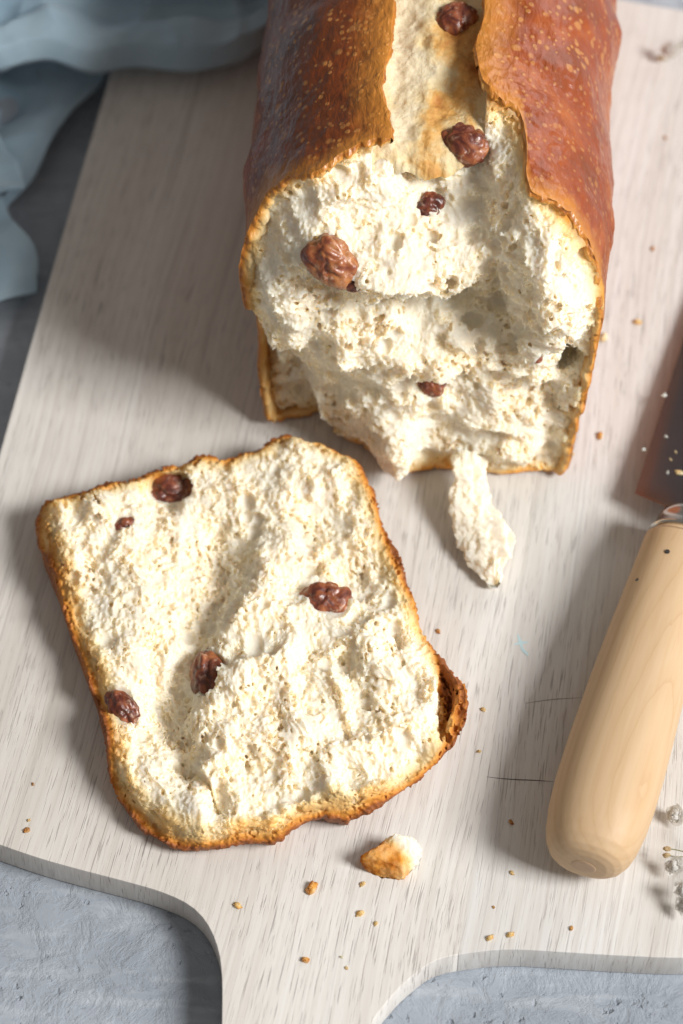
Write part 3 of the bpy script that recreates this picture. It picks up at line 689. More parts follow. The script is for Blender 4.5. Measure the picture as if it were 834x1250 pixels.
    n = 15000; ui, zi = RNG.integers(0, nu, n*2), RNG.integers(0, nz, n*2); kp = d2[ui, zi] > 0.15; ui, zi = ui[kp][:n], zi[kp][:n]; n = len(ui)
    rad = 0.042+0.048*RNG.random(n)**1.6; big = RNG.random(n) < 0.018; rad[big] = 0.10+0.15*RNG.random(big.sum())**1.5
    cv = VF[ui, zi]+RNG.normal(-0.03, 0.09, n)-rad*0.3
    ax = np.stack([0.8+0.6*RNG.random(n), 0.9+0.8*RNG.random(n), 0.75+0.4*RNG.random(n)], 1)
    pc = np.stack([us[ui], cv, zs[zi]], 1); ok = (fbm(pc, 1.0, 2, 191)+RNG.normal(0, .22, n)) > -0.06
    carve_pores(S, org, h, pc[ok], rad[ok], ax[ok])
    S0 = S.copy()
    V, Q = iso_mesh(S, org, h)
    iv = np.clip(((V[:, 0]-org[0])/h).astype(int), 0, nu-1); iz = np.clip(((V[:, 2]-org[2])/h).astype(int), 0, nz-1)
    # drop what is walled in at the back
    keep = (V[Q][:, :, 1].max(1) < 6.3); Q = Q[keep]; used, q = np.unique(Q, return_inverse=True); Q = q.reshape(Q.shape); V = V[used]; iv, iz = iv[used], iz[used]
    link('crumb', mesh_np('crumb', V, Q, {'depth': d2[iv, iz]+0.02}), M_CRUMB, root)
    print('loaf crumb', len(V), time.time()-T0)
    # ---- crust shell, swept along the loaf with its own split, torn rim and wobble
    NS, LEN = 720, 23.0
    gv = np.r_[np.arange(-0.2, 7.4, 0.035), np.linspace(7.4, LEN, 190)]; NT_ = len(gv)
    qs = np.linspace(0, 1, NS); qs = qs-0.125*np.sin(2*np.pi*qs)     # finer columns beside the split
    svec = np.arange(NP)/NP
    def split_u(v, sign):
        n_ = fbm(np.stack([v, v*0+sign*5, v*0], 1), 1.6, 4, 200+sign)
        return (1.22 if sign > 0 else -1.18)+0.32*n_+(0.22*np.exp(-((v-5.9)/0.5)**2) if sign > 0 else 0.12*np.exp(-((v-4.2)/.8)**2))
    # arc position of a given u on top
    topm = prof[:, 1] > 9.0; tk = np.nonzero(topm)[0]; tu = prof[tk, 0]; ts = np.where(tk/NP > 0.5, tk/NP-1, tk/NP); o_ = np.argsort(tu)
    def s_of_u(u): return np.interp(u, tu[o_], ts[o_])
    # broken edge depends on s only; jagged
    e_noise = fbm(np.stack([qs*40, qs*0, qs*0], 1), 1.4, 4, 210, 0.6)
    S_g = np.zeros((NT_, NS)); V_g = np.zeros((NT_, NS))
    s_lin = 0.0
    vgrid0 = np.interp(s_of_u(1.2)+(1+s_of_u(-1.2)-s_of_u(1.2))*qs, es, ev)
    vedge = vgrid0+0.30*e_noise+0.06*fbm(np.stack([qs*140, qs*0, qs*0], 1), 1.0, 2, 220)
    V_g = np.maximum(gv[:, None], vedge[None, :])          # rows before the break collapse on to its jagged line
    cut = (gv[:, None] <= vedge[None, :])
    vmean = V_g
    sR = s_of_u(split_u(V_g[:, 0], 1)); sL = 1+s_of_u(split_u(V_g[:, -1], -1))
    S_g = sR[:, None]+(sL-sR)[:, None]*qs[None]
    def prof_at(s):
        s = s % 1.0; return np.stack([np.interp(s, np.r_[svec, 1], np.r_[prof[:, j], prof[:1, j]]) for j in (0, 1)], -1)
    PU = prof_at(S_g); e = 1e-3; TG = prof_at(S_g+e)-prof_at(S_g-e); TG /= np.linalg.norm(TG, axis=-1, keepdims=True)
    NRM = np.stack([-TG[..., 1], TG[..., 0]], -1)        # inward or outward: fix below
    if (NRM[NT_//2, NS//4]@np.array([1, 0])) < 0: NRM = -NRM
    P3 = np.stack([PU[..., 0], V_g, PU[..., 1]], -1).reshape(-1, 3)
    wob = 0.20*fbm(P3, (2.6, 2.2, 2.6), 2, 230)+0.07*fbm(P3, 0.8, 3, 240)+0.018*fbm(P3, 0.16, 2, 245)
    wob = wob.reshape(NT_, NS)*smooth(0.15, 1.2, PU[..., 1])
    # lifted lips along the split and at the break
    lip = 0.16*np.exp(-(np.minimum(qs, 1-qs)/0.02)**2)[None]+0.0
    wob = wob+lip
    # bulges seen on the silhouettes
    for (u, z, v, a, rr) in ((-5.1, 7.0, 5.3, .15, .9), (5.1, 7.0, 11.5, .22, .7), (5.1, 6.5, 4.2, .14, 1.0), (-5.1, 6.8, 9.5, .08, 1.2)):
        wob += a*np.exp(-(((PU[..., 0]-u)**2+(PU[..., 1]-z)**2+(V_g-v)**2)/rr**2))
    OUT = PU+NRM*wob[..., None]
    thick = 0.24+(0.06*fbm(P3, 0.9, 2, 250)+0.10*fbm(P3, 0.28, 3, 255)).reshape(NT_, NS)
    thick = thick+0.20*smooth(-4.0, -5.0, PU[..., 0])*smooth(3.0, 4.5, PU[..., 1])*np.exp(-(V_g-vedge[None])/0.8)
    INN = PU+NRM*(wob-thick)[..., None]
    rows = []; deps = []; edges = []; bakes = []
    zrel = PU[..., 1]
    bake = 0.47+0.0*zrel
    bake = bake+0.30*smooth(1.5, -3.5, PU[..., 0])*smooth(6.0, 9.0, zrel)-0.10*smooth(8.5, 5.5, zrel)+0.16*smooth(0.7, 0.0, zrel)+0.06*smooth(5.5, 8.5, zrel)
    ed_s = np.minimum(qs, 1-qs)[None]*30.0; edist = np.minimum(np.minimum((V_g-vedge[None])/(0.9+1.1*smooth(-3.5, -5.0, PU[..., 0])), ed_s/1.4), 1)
    # inner surface from back to front, rim rows, outer surface front to back
    sel = np.r_[np.arange(0, 140, 2), np.arange(140, 270, 8)][::-1]
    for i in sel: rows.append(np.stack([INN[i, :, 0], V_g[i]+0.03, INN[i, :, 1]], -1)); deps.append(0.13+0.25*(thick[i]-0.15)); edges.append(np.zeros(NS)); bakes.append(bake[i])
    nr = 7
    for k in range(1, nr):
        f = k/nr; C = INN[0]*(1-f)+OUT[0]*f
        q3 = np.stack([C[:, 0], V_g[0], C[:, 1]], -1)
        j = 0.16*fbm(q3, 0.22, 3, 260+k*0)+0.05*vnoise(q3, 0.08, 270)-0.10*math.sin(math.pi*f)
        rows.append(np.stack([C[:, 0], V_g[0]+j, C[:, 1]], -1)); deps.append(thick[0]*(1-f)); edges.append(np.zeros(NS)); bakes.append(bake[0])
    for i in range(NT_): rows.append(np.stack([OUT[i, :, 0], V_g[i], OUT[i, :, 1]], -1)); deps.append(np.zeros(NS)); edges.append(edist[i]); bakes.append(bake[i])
    VV = np.array(rows); nR = len(rows)
    F = grid_faces(nR, NS)
    Fa = VV.reshape(-1, 3)
    # close the two long lips between outer and inner skins
    fr, fc = np.divmod(F[:, 0], NS); first = nR-NT_
    dead = np.zeros(len(F), bool); o_r = fr-first; m_o = o_r >= 0
    dead[m_o] = cut[np.clip(o_r[m_o]+1, 0, NT_-1), fc[m_o]] & cut[np.clip(o_r[m_o]+1, 0, NT_-1), fc[m_o]+1]
    nsel = len(sel); m_i = fr < nsel-1; i_in = sel[np.clip(fr, 0, nsel-1)]
    dead[m_i] = cut[i_in[m_i], fc[m_i]] & cut[i_in[m_i], fc[m_i]+1]
    F = F[~dead]
    extra = []; vlist = [Fa]; dl = [np.array(deps).ravel()]; el = [np.array(edges).ravel()]; bl = [np.array(bakes).ravel()]
    base = len(Fa)
    for col in (0, NS-1):
        a = VV[nR-NT_:, col]; b = np.stack([INN[:, col, 0], V_g[:, col], INN[:, col, 1]], -1)
        m_ = 5; L = []
        for k in range(m_):
            f = k/(m_-1); q3 = a*(1-f)+b*f
            q3 = q3+np.array([1 if col else -1, 0, 0])*(0.10*fbm(q3, 0.25, 3, 280)+0.06*math.sin(math.pi*f))[:, None]*(1 if 0 < f < 1 else 0)
            L.append(q3)
        vlist.append(np.array(L).reshape(-1, 3)); dl.append(np.repeat(np.linspace(0, 0.22, m_), NT_)); el.append(np.zeros(m_*NT_)); bl.append(np.full(m_*NT_, 0.4))
        extra.append(grid_faces(m_, NT_, flip=(col == 0))+base); base += m_*NT_
    Vall = np.vstack(vlist); Fall = np.vstack([F]+extra)
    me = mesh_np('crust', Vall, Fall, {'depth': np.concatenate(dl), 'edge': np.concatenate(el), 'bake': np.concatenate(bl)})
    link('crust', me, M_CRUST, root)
    # ---- pale dough showing in the split
    na, nb = 90, 420
    va = np.linspace(0, 1, nb)**1.3; uu = np.linspace(-1.75, 1.85, na)
    v0 = 3.75+0.35*fbm(np.stack([uu*1.9, uu*0, uu*0], 1), 1.0, 4, 300, 0.6)+0.35*smooth(-0.2, 1.4, uu)+0.9*smooth(1.0, 1.7, uu)
    VV = v0[None]+(LEN-v0)[None]*va[:, None]; UUg = np.broadcast_to(uu, VV.shape)
    p3 = np.stack([UUg, VV, UUg*0], -1).reshape(-1, 3)
    Zg = 9.86+0.14*np.abs(UUg/1.5)**3-0.10+0.26*fbm(p3, (0.8, 1.1, 1), 3, 310).reshape(VV.shape)+0.05*fbm(p3, 0.25, 3, 320).reshape(VV.shape)
    Zg -= 0.16*np.exp(-((UUg-0.55)/0.35)**2)*smooth(5.2, 6.0, VV)*smooth(7.6, 7.0, VV)
    Zg -= 0.45*np.exp(-(VV-v0[None])/0.28); Zg += (0.16*fbm(p3, 0.35, 3, 325)).reshape(VV.shape)*np.exp(-(VV-v0[None])/0.5)
    gold = 0.17*np.exp(-((UUg-0.35-0.25*np.sin(VV))**2/0.35))*smooth(9.3, 8.5, VV)+0.10*np.exp(-((UUg-0.15)**2/0.35+(VV-8.3)**2/0.5))+0.12*np.exp(-((UUg-1.2)/0.3)**2)-0.16*np.exp(-((UUg+0.75)/0.35)**2)-0.05
    V = np.stack([UUg, VV, Zg], -1).reshape(-1, 3)
    link('split_dough', mesh_np('split_dough', V, grid_faces(nb, na, flip=False), {'gold': gold.ravel()}), M_DOUGH, root)
    # ---- raisins in the torn end and in the split
    for x, y, a, b, c, an, sd in ((404, 322, .84, .62, .52, -0.6, 11), (521, 256, .50, .42, .40, .3, 12), (527, 470, .46, .40, .36, 0, 13), (432, 352, .3, .2, .2, 0, 14), (656, 440, .2, .17, .17, 0, 16)):
        p, ok = march(S0, org, h, x, y, to_loaf)
        if ok: r_o = add_raisin(root, p+np.array([0, 0.12, -0.06]), (0, -1, 0.9), a, b, c, an, sd); r_o.color = (0.42 if sd == 11 else 1, 1, 1, 1)
    for x, y, z, a, b, c, an, sd in ((554, 24, 9.75, .58, .58, .36, 0.3, 15), (566, 175, 9.55, .84, .60, .46, -.2, 17)):
        p = to_loaf(at(x, y, z)); add_raisin(root, p, (0, -0.3, 1), a, b, c, an, sd)
    # ---- shred of crumb that hangs from the tear down on to the board
    sp = [(572, 556, 1.15), (572, 585, 0.95), (577, 620, 0.62), (590, 655, 0.42), (598, 690, 0.32), (604, 716, 0.22)]
    wd = [0.55, 0.52, 0.66, 0.86, 0.62, 0.12]
    NK = 190; C = smooth_open([to_loaf(at(*p)) for p in sp], NK); Wd = np.interp(np.linspace(0, 1, NK), np.linspace(0, 1, 6), wd)
    na = 110; th = np.linspace(0, 2*np.pi, na, endpoint=False)
    ring = np.stack([np.cos(th), np.zeros(na), np.sin(th)], 1)
    tw = np.linspace(-0.5, 0.35, NK)
    V = []
    for k in range(NK):
        w_, t_ = Wd[k], min(0.26, Wd[k]*.5)*(0.8+0.2*math.sin(k*.2))
        a, b = ring[:, 0]*w_, ring[:, 2]*t_+0.10*ring[:, 0]**2
        V.append(C[k]+np.stack([a*math.cos(tw[k])-b*math.sin(tw[k]), 0*a, a*math.sin(tw[k])+b*math.cos(tw[k])], 1))
    V = np.array(V).reshape(-1, 3)
    rel = (V.reshape(NK, na, 3)-C[:, None]); rel /= np.linalg.norm(rel, axis=2, keepdims=True)+1e-6
    dsp = 0.20*fbm(V*[1, .45, 1], 0.40, 3, 330, .6)+0.11*ridge(V*[1, .4, 1], 0.18, 335)+0.06*ridge(V, 0.09, 340)
    V = V+rel.reshape(-1, 3)*dsp[:, None]; V[:, 2] = np.maximum(V[:, 2], 0.02)
    link('crumb_shred', mesh_np('crumb_shred', V, grid_faces(NK, na, wrap_c=True, flip=True), {'depth': np.full(len(V), 0.6)}), M_CRUMB, root)
    print('loaf', time.time()-T0)
build_loaf()

# ------------------------------------------------------------------ knife
BL = {}
def build_knife():
    a = at(727, 1010, 1.25); b = at(832, 660, 1.15)
    d = b-a; L = np.linalg.norm(d); d /= L
    rz = math.atan2(d[1], d[0])-math.pi/2
    root = empty('bread_knife', [a[0], a[1], 0], rz)
    tag(root, 'knife with thick pale wooden handle and dark steel blade beside the loaf', 'knife')
    # handle runs along +y from the butt (y=0) to the collar (y=L); x across, z up
    ys = np.r_[-1.22, -1.215, -1.19, -1.12, -1.0, -0.75, -0.4, 0.2, 1, 2.0, 3.2, 4.5, 6.0, 7.5, 8.6, 9.3, L-0.5, L-.15, L-.03, L]
    wx = np.r_[0.02, .36, .62, .82, .98, 1.14, 1.25, 1.345, 1.39, 1.39, 1.36, 1.31, 1.23, 1.13, 1.06, 1.02, .97, .93, .86, .80]
    ys = np.array(ys); n = len(ys); yy = np.interp(np.linspace(0, 1, 130), np.linspace(0, 1, n), ys); ww = np.interp(np.linspace(0, 1, 130), np.linspace(0, 1, n), wx)
    ker = np.array([1, 2, 1])/4
    na = 64; th = np.linspace(0, 2*np.pi, na, endpoint=False)
    def sq(t, p): return np.sign(t)*np.abs(t)**p
    V = np.array([np.stack([w_*sq(np.cos(th), .9), np.full(na, y), 0.92*w_*sq(np.sin(th), .9)], 1) for y, w_ in zip(yy, ww)])
    zc = 1.28+np.clip(V[:, :, 1], 0, 99)*(-0.008)
    V[:, :, 2] += zc
    V = V.reshape(-1, 3)
    link('handle', mesh_np('handle', V, grid_faces(130, na, wrap_c=True, flip=True)), M_HANDLE, root)
    # plug disc on the butt
    Zc = 1.28-0.10
    pl = []; rr = np.array([0.0, .2, .31, .335, .34]); oo = np.array([-1.232, -1.232, -1.230, -1.224, -1.19])
    V = np.array([np.stack([r*np.cos(th), np.full(na, o), 0.9*r*np.sin(th)+1.28], 1) for r, o in zip(rr, oo)]).reshape(-1, 3)
    link('tang_plug', mesh_np('tang_plug', V, grid_faces(5, na, wrap_c=True)), M_PLUG, root)
    # steel collar: a ring then a cone
    cy = np.array([L-.02, L-.01, L+.06, L+.12, L+.14, L+.5, L+.78, L+.86, L+.9]); cw = np.array([.5, .93, .97, .95, .90, .84, .76, .62, .2])
    V = np.array([np.stack([w_*np.cos(th), np.full(na, y), 0.9*w_*np.sin(th)+1.2], 1) for y, w_ in zip(cy, cw)]).reshape(-1, 3)
    link('collar', mesh_np('collar', V, grid_faces(len(cy), na, wrap_c=True, flip=True)), M_COLLAR, root)
    # blade: hollow-ground wedge, edge towards the loaf, spine away
    y0 = to_k(at(776, 590, 1.3), a, rz)[1]; LB = 17.0; n = 60
    t = np.linspace(0, 1, n); y = y0+LB*t
    heel = to_k(at(776, 592, 1.3), a, rz); spine_x = 1.55
    y[0] = y0-0.42; y[1] = y0+0.01; ex = np.interp(t, [0, t[1], .7, .9, 1.0], [heel[0]+1.5, heel[0], heel[0], heel[0]+1.0, spine_x-.1]); sx = np.interp(t, [0, .05, .6, 1], [spine_x-.5, spine_x, spine_x, spine_x-.3])
    z0 = 1.28-0.045*(y-y0)
    BL.update(a=a, rz=rz, f=lambda x, y: float(1.28-0.045*(y-y0)+(x-spine_x)*0.16+np.interp((x-np.interp(y, y0+LB*t, ex))/2.6, [0, .3, 1], [0, .05, .10])))
    prof = [(0.0, 0.0), (0.10, 0.012), (0.30, 0.045), (0.65, 0.085), (1.0, 0.10)]
    full = [(f, s) for f, s in prof]+[(f, -s) for f, s in prof[::-1]][:-1]
    tilt = 0.16
    V = []
    for k in range(n):
        for f, s in full:
            x = ex[k]+(sx[k]-ex[k])*f
            V.append((x, y[k], z0[k]+s+(x-spine_x)*tilt*1.0))
    V = np.array(V); m = len(full)
    F = list(map(tuple, grid_faces(n, m, wrap_c=True)))
    me = bpy.data.meshes.new('blade'); me.from_pydata([tuple(v*U) for v in V], [], F+[tuple(range(m))[::-1], tuple(range((n-1)*m, n*m))]); me.update()
    bm = bmesh.new(); bm.from_mesh(me); bmesh.ops.recalc_face_normals(bm, faces=bm.faces[:]); bm.to_mesh(me); bm.free()
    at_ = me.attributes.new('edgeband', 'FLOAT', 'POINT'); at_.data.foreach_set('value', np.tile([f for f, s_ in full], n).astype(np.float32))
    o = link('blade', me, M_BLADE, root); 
    md = o.modifiers.new('es', 'EDGE_SPLIT'); md.split_angle = R(40)
    # two dark pins
    for x, yv in ((814, 678), (779, 708)):
        p = to_k(at(x, yv, 2.0), a, rz); wloc = np.interp(p[1], yy, ww)
        px_ = float(np.clip(p[0], -wloc*.9, wloc*.9)); zz = 1.24+0.92*math.sqrt(max(wloc**2-px_**2, .01))
        nn = np.array([px_, 0, (zz-1.24)/0.92]); nn /= np.linalg.norm(nn)
        bm = bmesh.new(); bmesh.ops.create_cone(bm, cap_ends=True, segments=20, radius1=.075, radius2=.068, depth=.10)
        bmesh.ops.bevel(bm, geom=[e for e in bm.edges if abs(e.verts[0].co.z-e.verts[1].co.z) < 1e-6], offset=.012, segments=2, affect='EDGES')
        o = link('pin', to_bm_mesh(bm, 'pin'), M_PIN, root, False)
        from mathutils import Vector
        o.rotation_euler = Vector(nn).to_track_quat('Z', 'Y').to_euler(); o.location = np.array([px_, p[1], zz-0.03])*U
def to_k(P, a, rz):
    q = np.asarray(P, float)-np.array([a[0], a[1], 0]); c, s = math.cos(-rz), math.sin(-rz)
    return np.array([q[0]*c-q[1]*s, q[0]*s+q[1]*c, q[2]])
build_knife()

# ------------------------------------------------------------------ linen cloth behind the board
def build_cloth():
    sheets = []
    def sheet(fn, nu=120, nv=90, thick=0.10):
        u = np.linspace(0, 1, nu); v = np.linspace(0, 1, nv); A, B = np.meshgrid(u, v, indexing='ij')
        P = fn(A.ravel(), B.ravel())
        P = P+np.stack([vnoise(P, 1.6, 401), vnoise(P, 1.6, 402), vnoise(P, 1.6, 403)], 1)*0.10
        P[:, 2] += 0.30*ridge(P, (3.2, 1.3, 3.0), 405)+0.12*ridge(P, (1.0, 1.6, 2.0), 406)
        G = P.reshape(nu, nv, 3); du = np.gradient(G, axis=0); dv = np.gradient(G, axis=1); nr = np.cross(du, dv); nr /= np.linalg.norm(nr, axis=2, keepdims=True)+1e-9
        Q = G-nr*thick
        V = np.vstack([G.reshape(-1, 3), Q.reshape(-1, 3)]); N = nu*nv
        F1 = grid_faces(nu, nv); F2 = grid_faces(nu, nv, flip=True)+N
        ii = np.arange(N).reshape(nu, nv); loop = np.r_[ii[0, :], ii[1:, -1], ii[-1, -2::-1], ii[-2:0:-1, 0]]; nx = np.roll(loop, -1)
        F3 = np.stack([nx, loop, loop+N, nx+N], 1)
        uv = np.stack([A.ravel(), B.ravel()], 1)
        sheets.append((V, np.vstack([F1, F2, F3]), np.vstack([uv, uv])))
    # big bunched fold: profile across it, run from over the table to over the board
    spine = smooth_open([(-120, 138, 0.8), (-20, 122, 1.2), (60, 112, 1.3), (130, 112, 0.9), (210, 108, 0.5), (290, 100, 0.4), (330, 68, 0.5), (352, 0, 0.6)], 200)
    def bundle(A, B):
        k = A*199; px = np.interp(k, np.arange(200), spine[:, 0]); py = np.interp(k, np.arange(200), spine[:, 1]); zz = np.interp(k, np.arange(200), spine[:, 2])
        base = np.array([at(x, y, 0) for x, y in zip(px[::90], py[::90])]); base = np.repeat(base, 90, 0)
        base[:, 2] = zz-0.4
        # cross-fold curve: hem tucked under, bulging front, valley, second fold, falling away behind
        yy = np.interp(B, [0, .06, .14, .24, .36, .46, .54, .62, .74, .86, 1.0], [0.9, 0.25, -.25, 0.1, 1.1, 2.1, 2.7, 3.3, 4.6, 6.4, 9.0])
        hh = np.interp(B, [0, .06, .14, .24, .36, .46, .54, .62, .74, .86, 1.0], [0.45, 0.4, 1.2, 2.0, 1.9, 0.9, 1.0, 2.7, 3.4, 2.6, 0.6])
        wv = 1+0.25*np.sin(A*9+1.0)+0.12*np.sin(A*21)
        ph = 0.35*np.sin(A*13+B*4)+0.2*np.sin(A*27-B*6)
        return base+np.stack([0.35*np.sin(B*7+A*6), yy*1.0+ph*0.5, hh*wv*0.9+0.15*ph], 1)
    sheet(bundle, 200, 90)
    # lower layer lying on the table
    def flap(corners, fold, amp, zb, seed):
        C = [at(x, y, zb)[:2] for x, y in corners]
        def fn(A, B):
            P = np.outer((1-A)*(1-B), C[0])+np.outer(A*(1-B), C[1])+np.outer(A*B, C[2])+np.outer((1-A)*B, C[3])
            P = P+np.stack([0.35*np.sin(B*3.2+seed*3)+0.08*np.sin(B*9+seed), 0.3*np.sin(A*3.5+seed*2)+0.08*np.sin(A*10)], 1)
            z = zb+amp*(0.5+0.5*np.sin(A*fold+B*2.2+seed))+0.22*amp*np.sin(B*9+A*3)
            return np.column_stack([P, z])
        return fn
    sheet(flap([(-160, 60), (128, 80), (20, 262), (-160, 290)], 7.0, 0.7, ZT+0.15, 0.4), 90, 90)
    sheet(flap([(-160, 150), (8, 130), (24, 245), (-150, 250)], 4.0, 0.6, ZT+0.9, 1.4), 60, 60)
    sheet(flap([(-170, 265), (-2, 270), (52, 372), (-160, 470)], 5.0, 0.7, ZT+0.25, 2.2), 70, 70)
    off = 0; VV, FF, UV = [], [], []
    for V, F, uv in sheets: VV.append(V); FF.append(F+off); UV.append(uv); off += len(V)
    cen = np.array([-9.0, 15.0, ZT]); V = np.vstack(VV)-cen; F = np.vstack(FF); uv = np.vstack(UV)
    me = mesh_np('linen_cloth', V, F); ul = me.uv_layers.new(name='UVMap'); li = np.zeros(len(me.loops), np.int32); me.loops.foreach_get('vertex_index', li); ul.data.foreach_set('uv', uv[li].astype(np.float32).ravel())
    o = link('linen_cloth', me, M_CLOTH); o.location = cen*U
    tag(o, 'crumpled pale blue linen cloth at the far corner of the board', 'cloth')
build_cloth()

# ------------------------------------------------------------------ crumbs and flakes
def crumb_mesh(name, seed, sub, r, flat, dep_base, dep_var):
    bm = bmesh.new(); bmesh.ops.create_icosphere(bm, subdivisions=sub, radius=1.0); V = np.array([v.co[:] for v in bm.verts]); F = np.array([[v.index for v in f.verts] for f in bm.faces]); bm.free()
    n = V/np.linalg.norm(V, axis=1, keepdims=True)
    rad = 1+0.85*fbm(n+seed*2.3, 0.9, 3, seed)+0.32*fbm(n+seed, 0.3, 2, seed+3)
    V = n*rad[:, None]*r*np.array([1, .75, flat])
    V[:, 2] = np.maximum(V[:, 2], -0.35*r*flat)
    V[:, 2] -= V[:, 2].min()
    dep = dep_base+dep_var*fbm(n+seed, 0.8, 2, seed+9)
    return mesh_np(name, V, F, {'depth': dep})
def build_crumbs():
    # the large torn chunk of crust
    sd = 5
    bm = bmesh.new(); bmesh.ops.create_icosphere(bm, subdivisions=6, radius=1.0); V = np.array([v.co[:] for v in bm.verts]); F = np.array([[v.index for v in f.verts] for f in bm.faces]); bm.free()
    n = V.copy()
    for nx, ny, nz, off in ((-.35, .85, .3, .55), (0.9, -.1, .4, .72), (-.5, -.8, .2, .62), (.3, .9, .1, .6), (0.1, -.3, 1, .55), (.6, -.75, .2, .7)):
        q = np.array([nx, ny, nz]); q /= np.linalg.norm(q); d = np.maximum(n@q-off, 0); n = n-d[:, None]*q*0.9
    V = n*np.array([0.86, 0.68, 0.62]); nn = V/np.linalg.norm(V, axis=1, keepdims=True)
    V = V+nn*(0.11*fbm(V, 0.3, 3, 511)+0.06*fbm(V, 0.1, 2, 512))[:, None]; V[:, 2] = np.maximum(V[:, 2], -0.3); V[:, 2] -= V[:, 2].min()
    dep = 0.09+0.55*smooth(-0.05, 0.35, V[:, 0]*0.8+V[:, 1]*0.5)+0.10*fbm(V, 0.35, 2, 514)
    o = link('crust_chunk', mesh_np('crust_chunk', V, F, {'depth': dep}), M_CRUMB); p = at(479, 1046, 0.15); o.location = np.array([p[0], p[1], 0.0])*U; o.rotation_euler = (0, 0, 0.25)
    tag(o, 'largest loose chunk of torn crust and crumb, lying between slice and board handle', 'crumb')
    meshes = [crumb_mesh('bread_crumb', 21, 3, 1.0, .6, .12, .12), crumb_mesh('bread_crumb', 22, 3, 1.0, .5, .22, .15), crumb_mesh('bread_crumb', 23, 3, 1.0, .7, .40, .2), crumb_mesh('bread_crumb', 24, 3, 1.0, .35, .06, .05)]
    for m in meshes: m.materials.append(M_CRUMB); m.polygons.foreach_set('use_smooth', np.ones(len(m.polygons), bool))
    L = [(380, 1084, 9, 0, 'orange crust flake, biggest of those below the slice near the handle'), (290, 1105, 5.5, 1, 'small golden crumb near the inner curve where the handle meets the board'),
         (440, 1115, 5.5, 1, 'thin curved tan crumb just below the large crust chunk'), (443, 1079, 4, 1, 'round tan crumb touching the near corner of the large crust chunk'), (459, 1127, 3, 1, 'tiny tan speck beside the thin curved crumb'),
         (373, 1172, 5, 0, 'lone orange crumb in the middle of the board handle'), (417, 1168, 2.2, 2, 'faint tiny speck on the handle, upper of two'), (423, 1181, 2.5, 1, 'faint tiny speck on the handle, lower of two'),
         (624, 1003, 5, 3, 'dark orange crumb in the knife handle shadow below the scratch'), (598, 1145, 4.5, 1, 'pale crumb at the board rim, farther from the knife of two'), (623, 1141, 4.5, 1, 'pale crumb at the board rim, closer to the knife of two'),
         (698, 1133, 3.5, 0, 'small orange crumb below the butt of the knife handle'), (625, 1065, 3, 1, 'tiny tan crumb at the shadow end beside the knife butt'), (603, 1107, 2, 0, 'tiny brown speck between knife butt and board rim'),
         (535, 770, 4, 3, 'rusty crumb beside the sloping side of the slice'), (590, 866, 3.5, 1, 'pale tan crumb close to the slice corner with the gap'), (585, 917, 2.8, 1, 'tiny tan crumb just above the long scratch'),
         (40, 957, 3, 3, 'tiny rust speck beside the slice near the board edge, upper one'), (33, 1013, 5.5, 3, 'dark orange flake close to the curved board edge below the slice'), (35, 1001, 2.2, 1, 'minute speck just above the dark orange flake'),
         (737, 412, 6.5, 2, 'pale yellow crumb between loaf and blade, larger one'), (778, 393, 5.5, 1, 'orange crumb nearest the blade shadow beside the loaf'), (715, 440, 4, 2, 'faint pale crumb against the side of the loaf'), (732, 532, 5.5, 0, 'golden crumb between loaf foot and blade heel'), (699, 554, 2.5, 1, 'tiny speck at the foot of the loaf'), (727, 391, 4, 2, 'pale soft crumb beside the broken crust'),
         (797, 303, 5, 3, 'brown crumb on the far board beside the loaf'), (812, 168, 4.5, 3, 'small brown crumb below the far white flower')]
    for k, (x, y, r, mi, lab) in enumerate(L):
        o = bpy.data.objects.new('bread_crumb', meshes[mi]); COL.objects.link(o); p = at(x, y, 0.03); o.location = np.array([p[0], p[1], 0.0])*U
        s = r/44.0*random.uniform(0.9, 1.1); o.scale = (s, s*random.uniform(.7, 1.0), s); o.rotation_euler = (0, 0, random.uniform(0, 6.28))
        tag(o, lab, 'crumb', 'loose crumbs scattered on the board')
build_crumbs()
def build_specks():
    me = [crumb_mesh('blade_speck', 31, 3, 1.0, .5, .30, .15), crumb_mesh('blade_speck', 32, 3, 1.0, .55, .55, .1)]
    for m in me: m.materials.append(M_CRUMB); m.polygons.foreach_set('use_smooth', np.ones(len(m.polygons), bool))
    for x, y, r, mi, lab in ((829, 577, 5, 0, 'largest golden crumb on the blade just above the collar'), (815, 577, 2.4, 1, 'pale speck on the blade beside its largest golden crumb'), (813, 533, 2.6, 1, 'pale speck in the middle of the blade, between two others'),
                             (811, 483, 3.6, 1, 'pale crumb high on the blade, topmost in view'), (786, 549, 2.8, 1, 'pale speck near the cutting edge of the blade'), (819, 561, 2.0, 0, 'minute golden speck on the blade above the pale one'), (825, 552, 2.0, 0, 'minute golden speck nearest the frame edge on the blade')):
        z = 1.3
        for _ in range(4): q = to_k(at(x, y, z), BL['a'], BL['rz']); z = BL['f'](q[0], q[1])
        o = bpy.data.objects.new('blade_speck', me[mi]); COL.objects.link(o); p = at(x, y, z); o.location = (p+np.array([0, 0, 0.0]))*U; s_ = r/44; o.scale = (s_, s_*.8, s_); o.rotation_euler = (0, 0, x)
        tag(o, lab, 'crumb', 'crumbs on the knife blade')
build_specks()

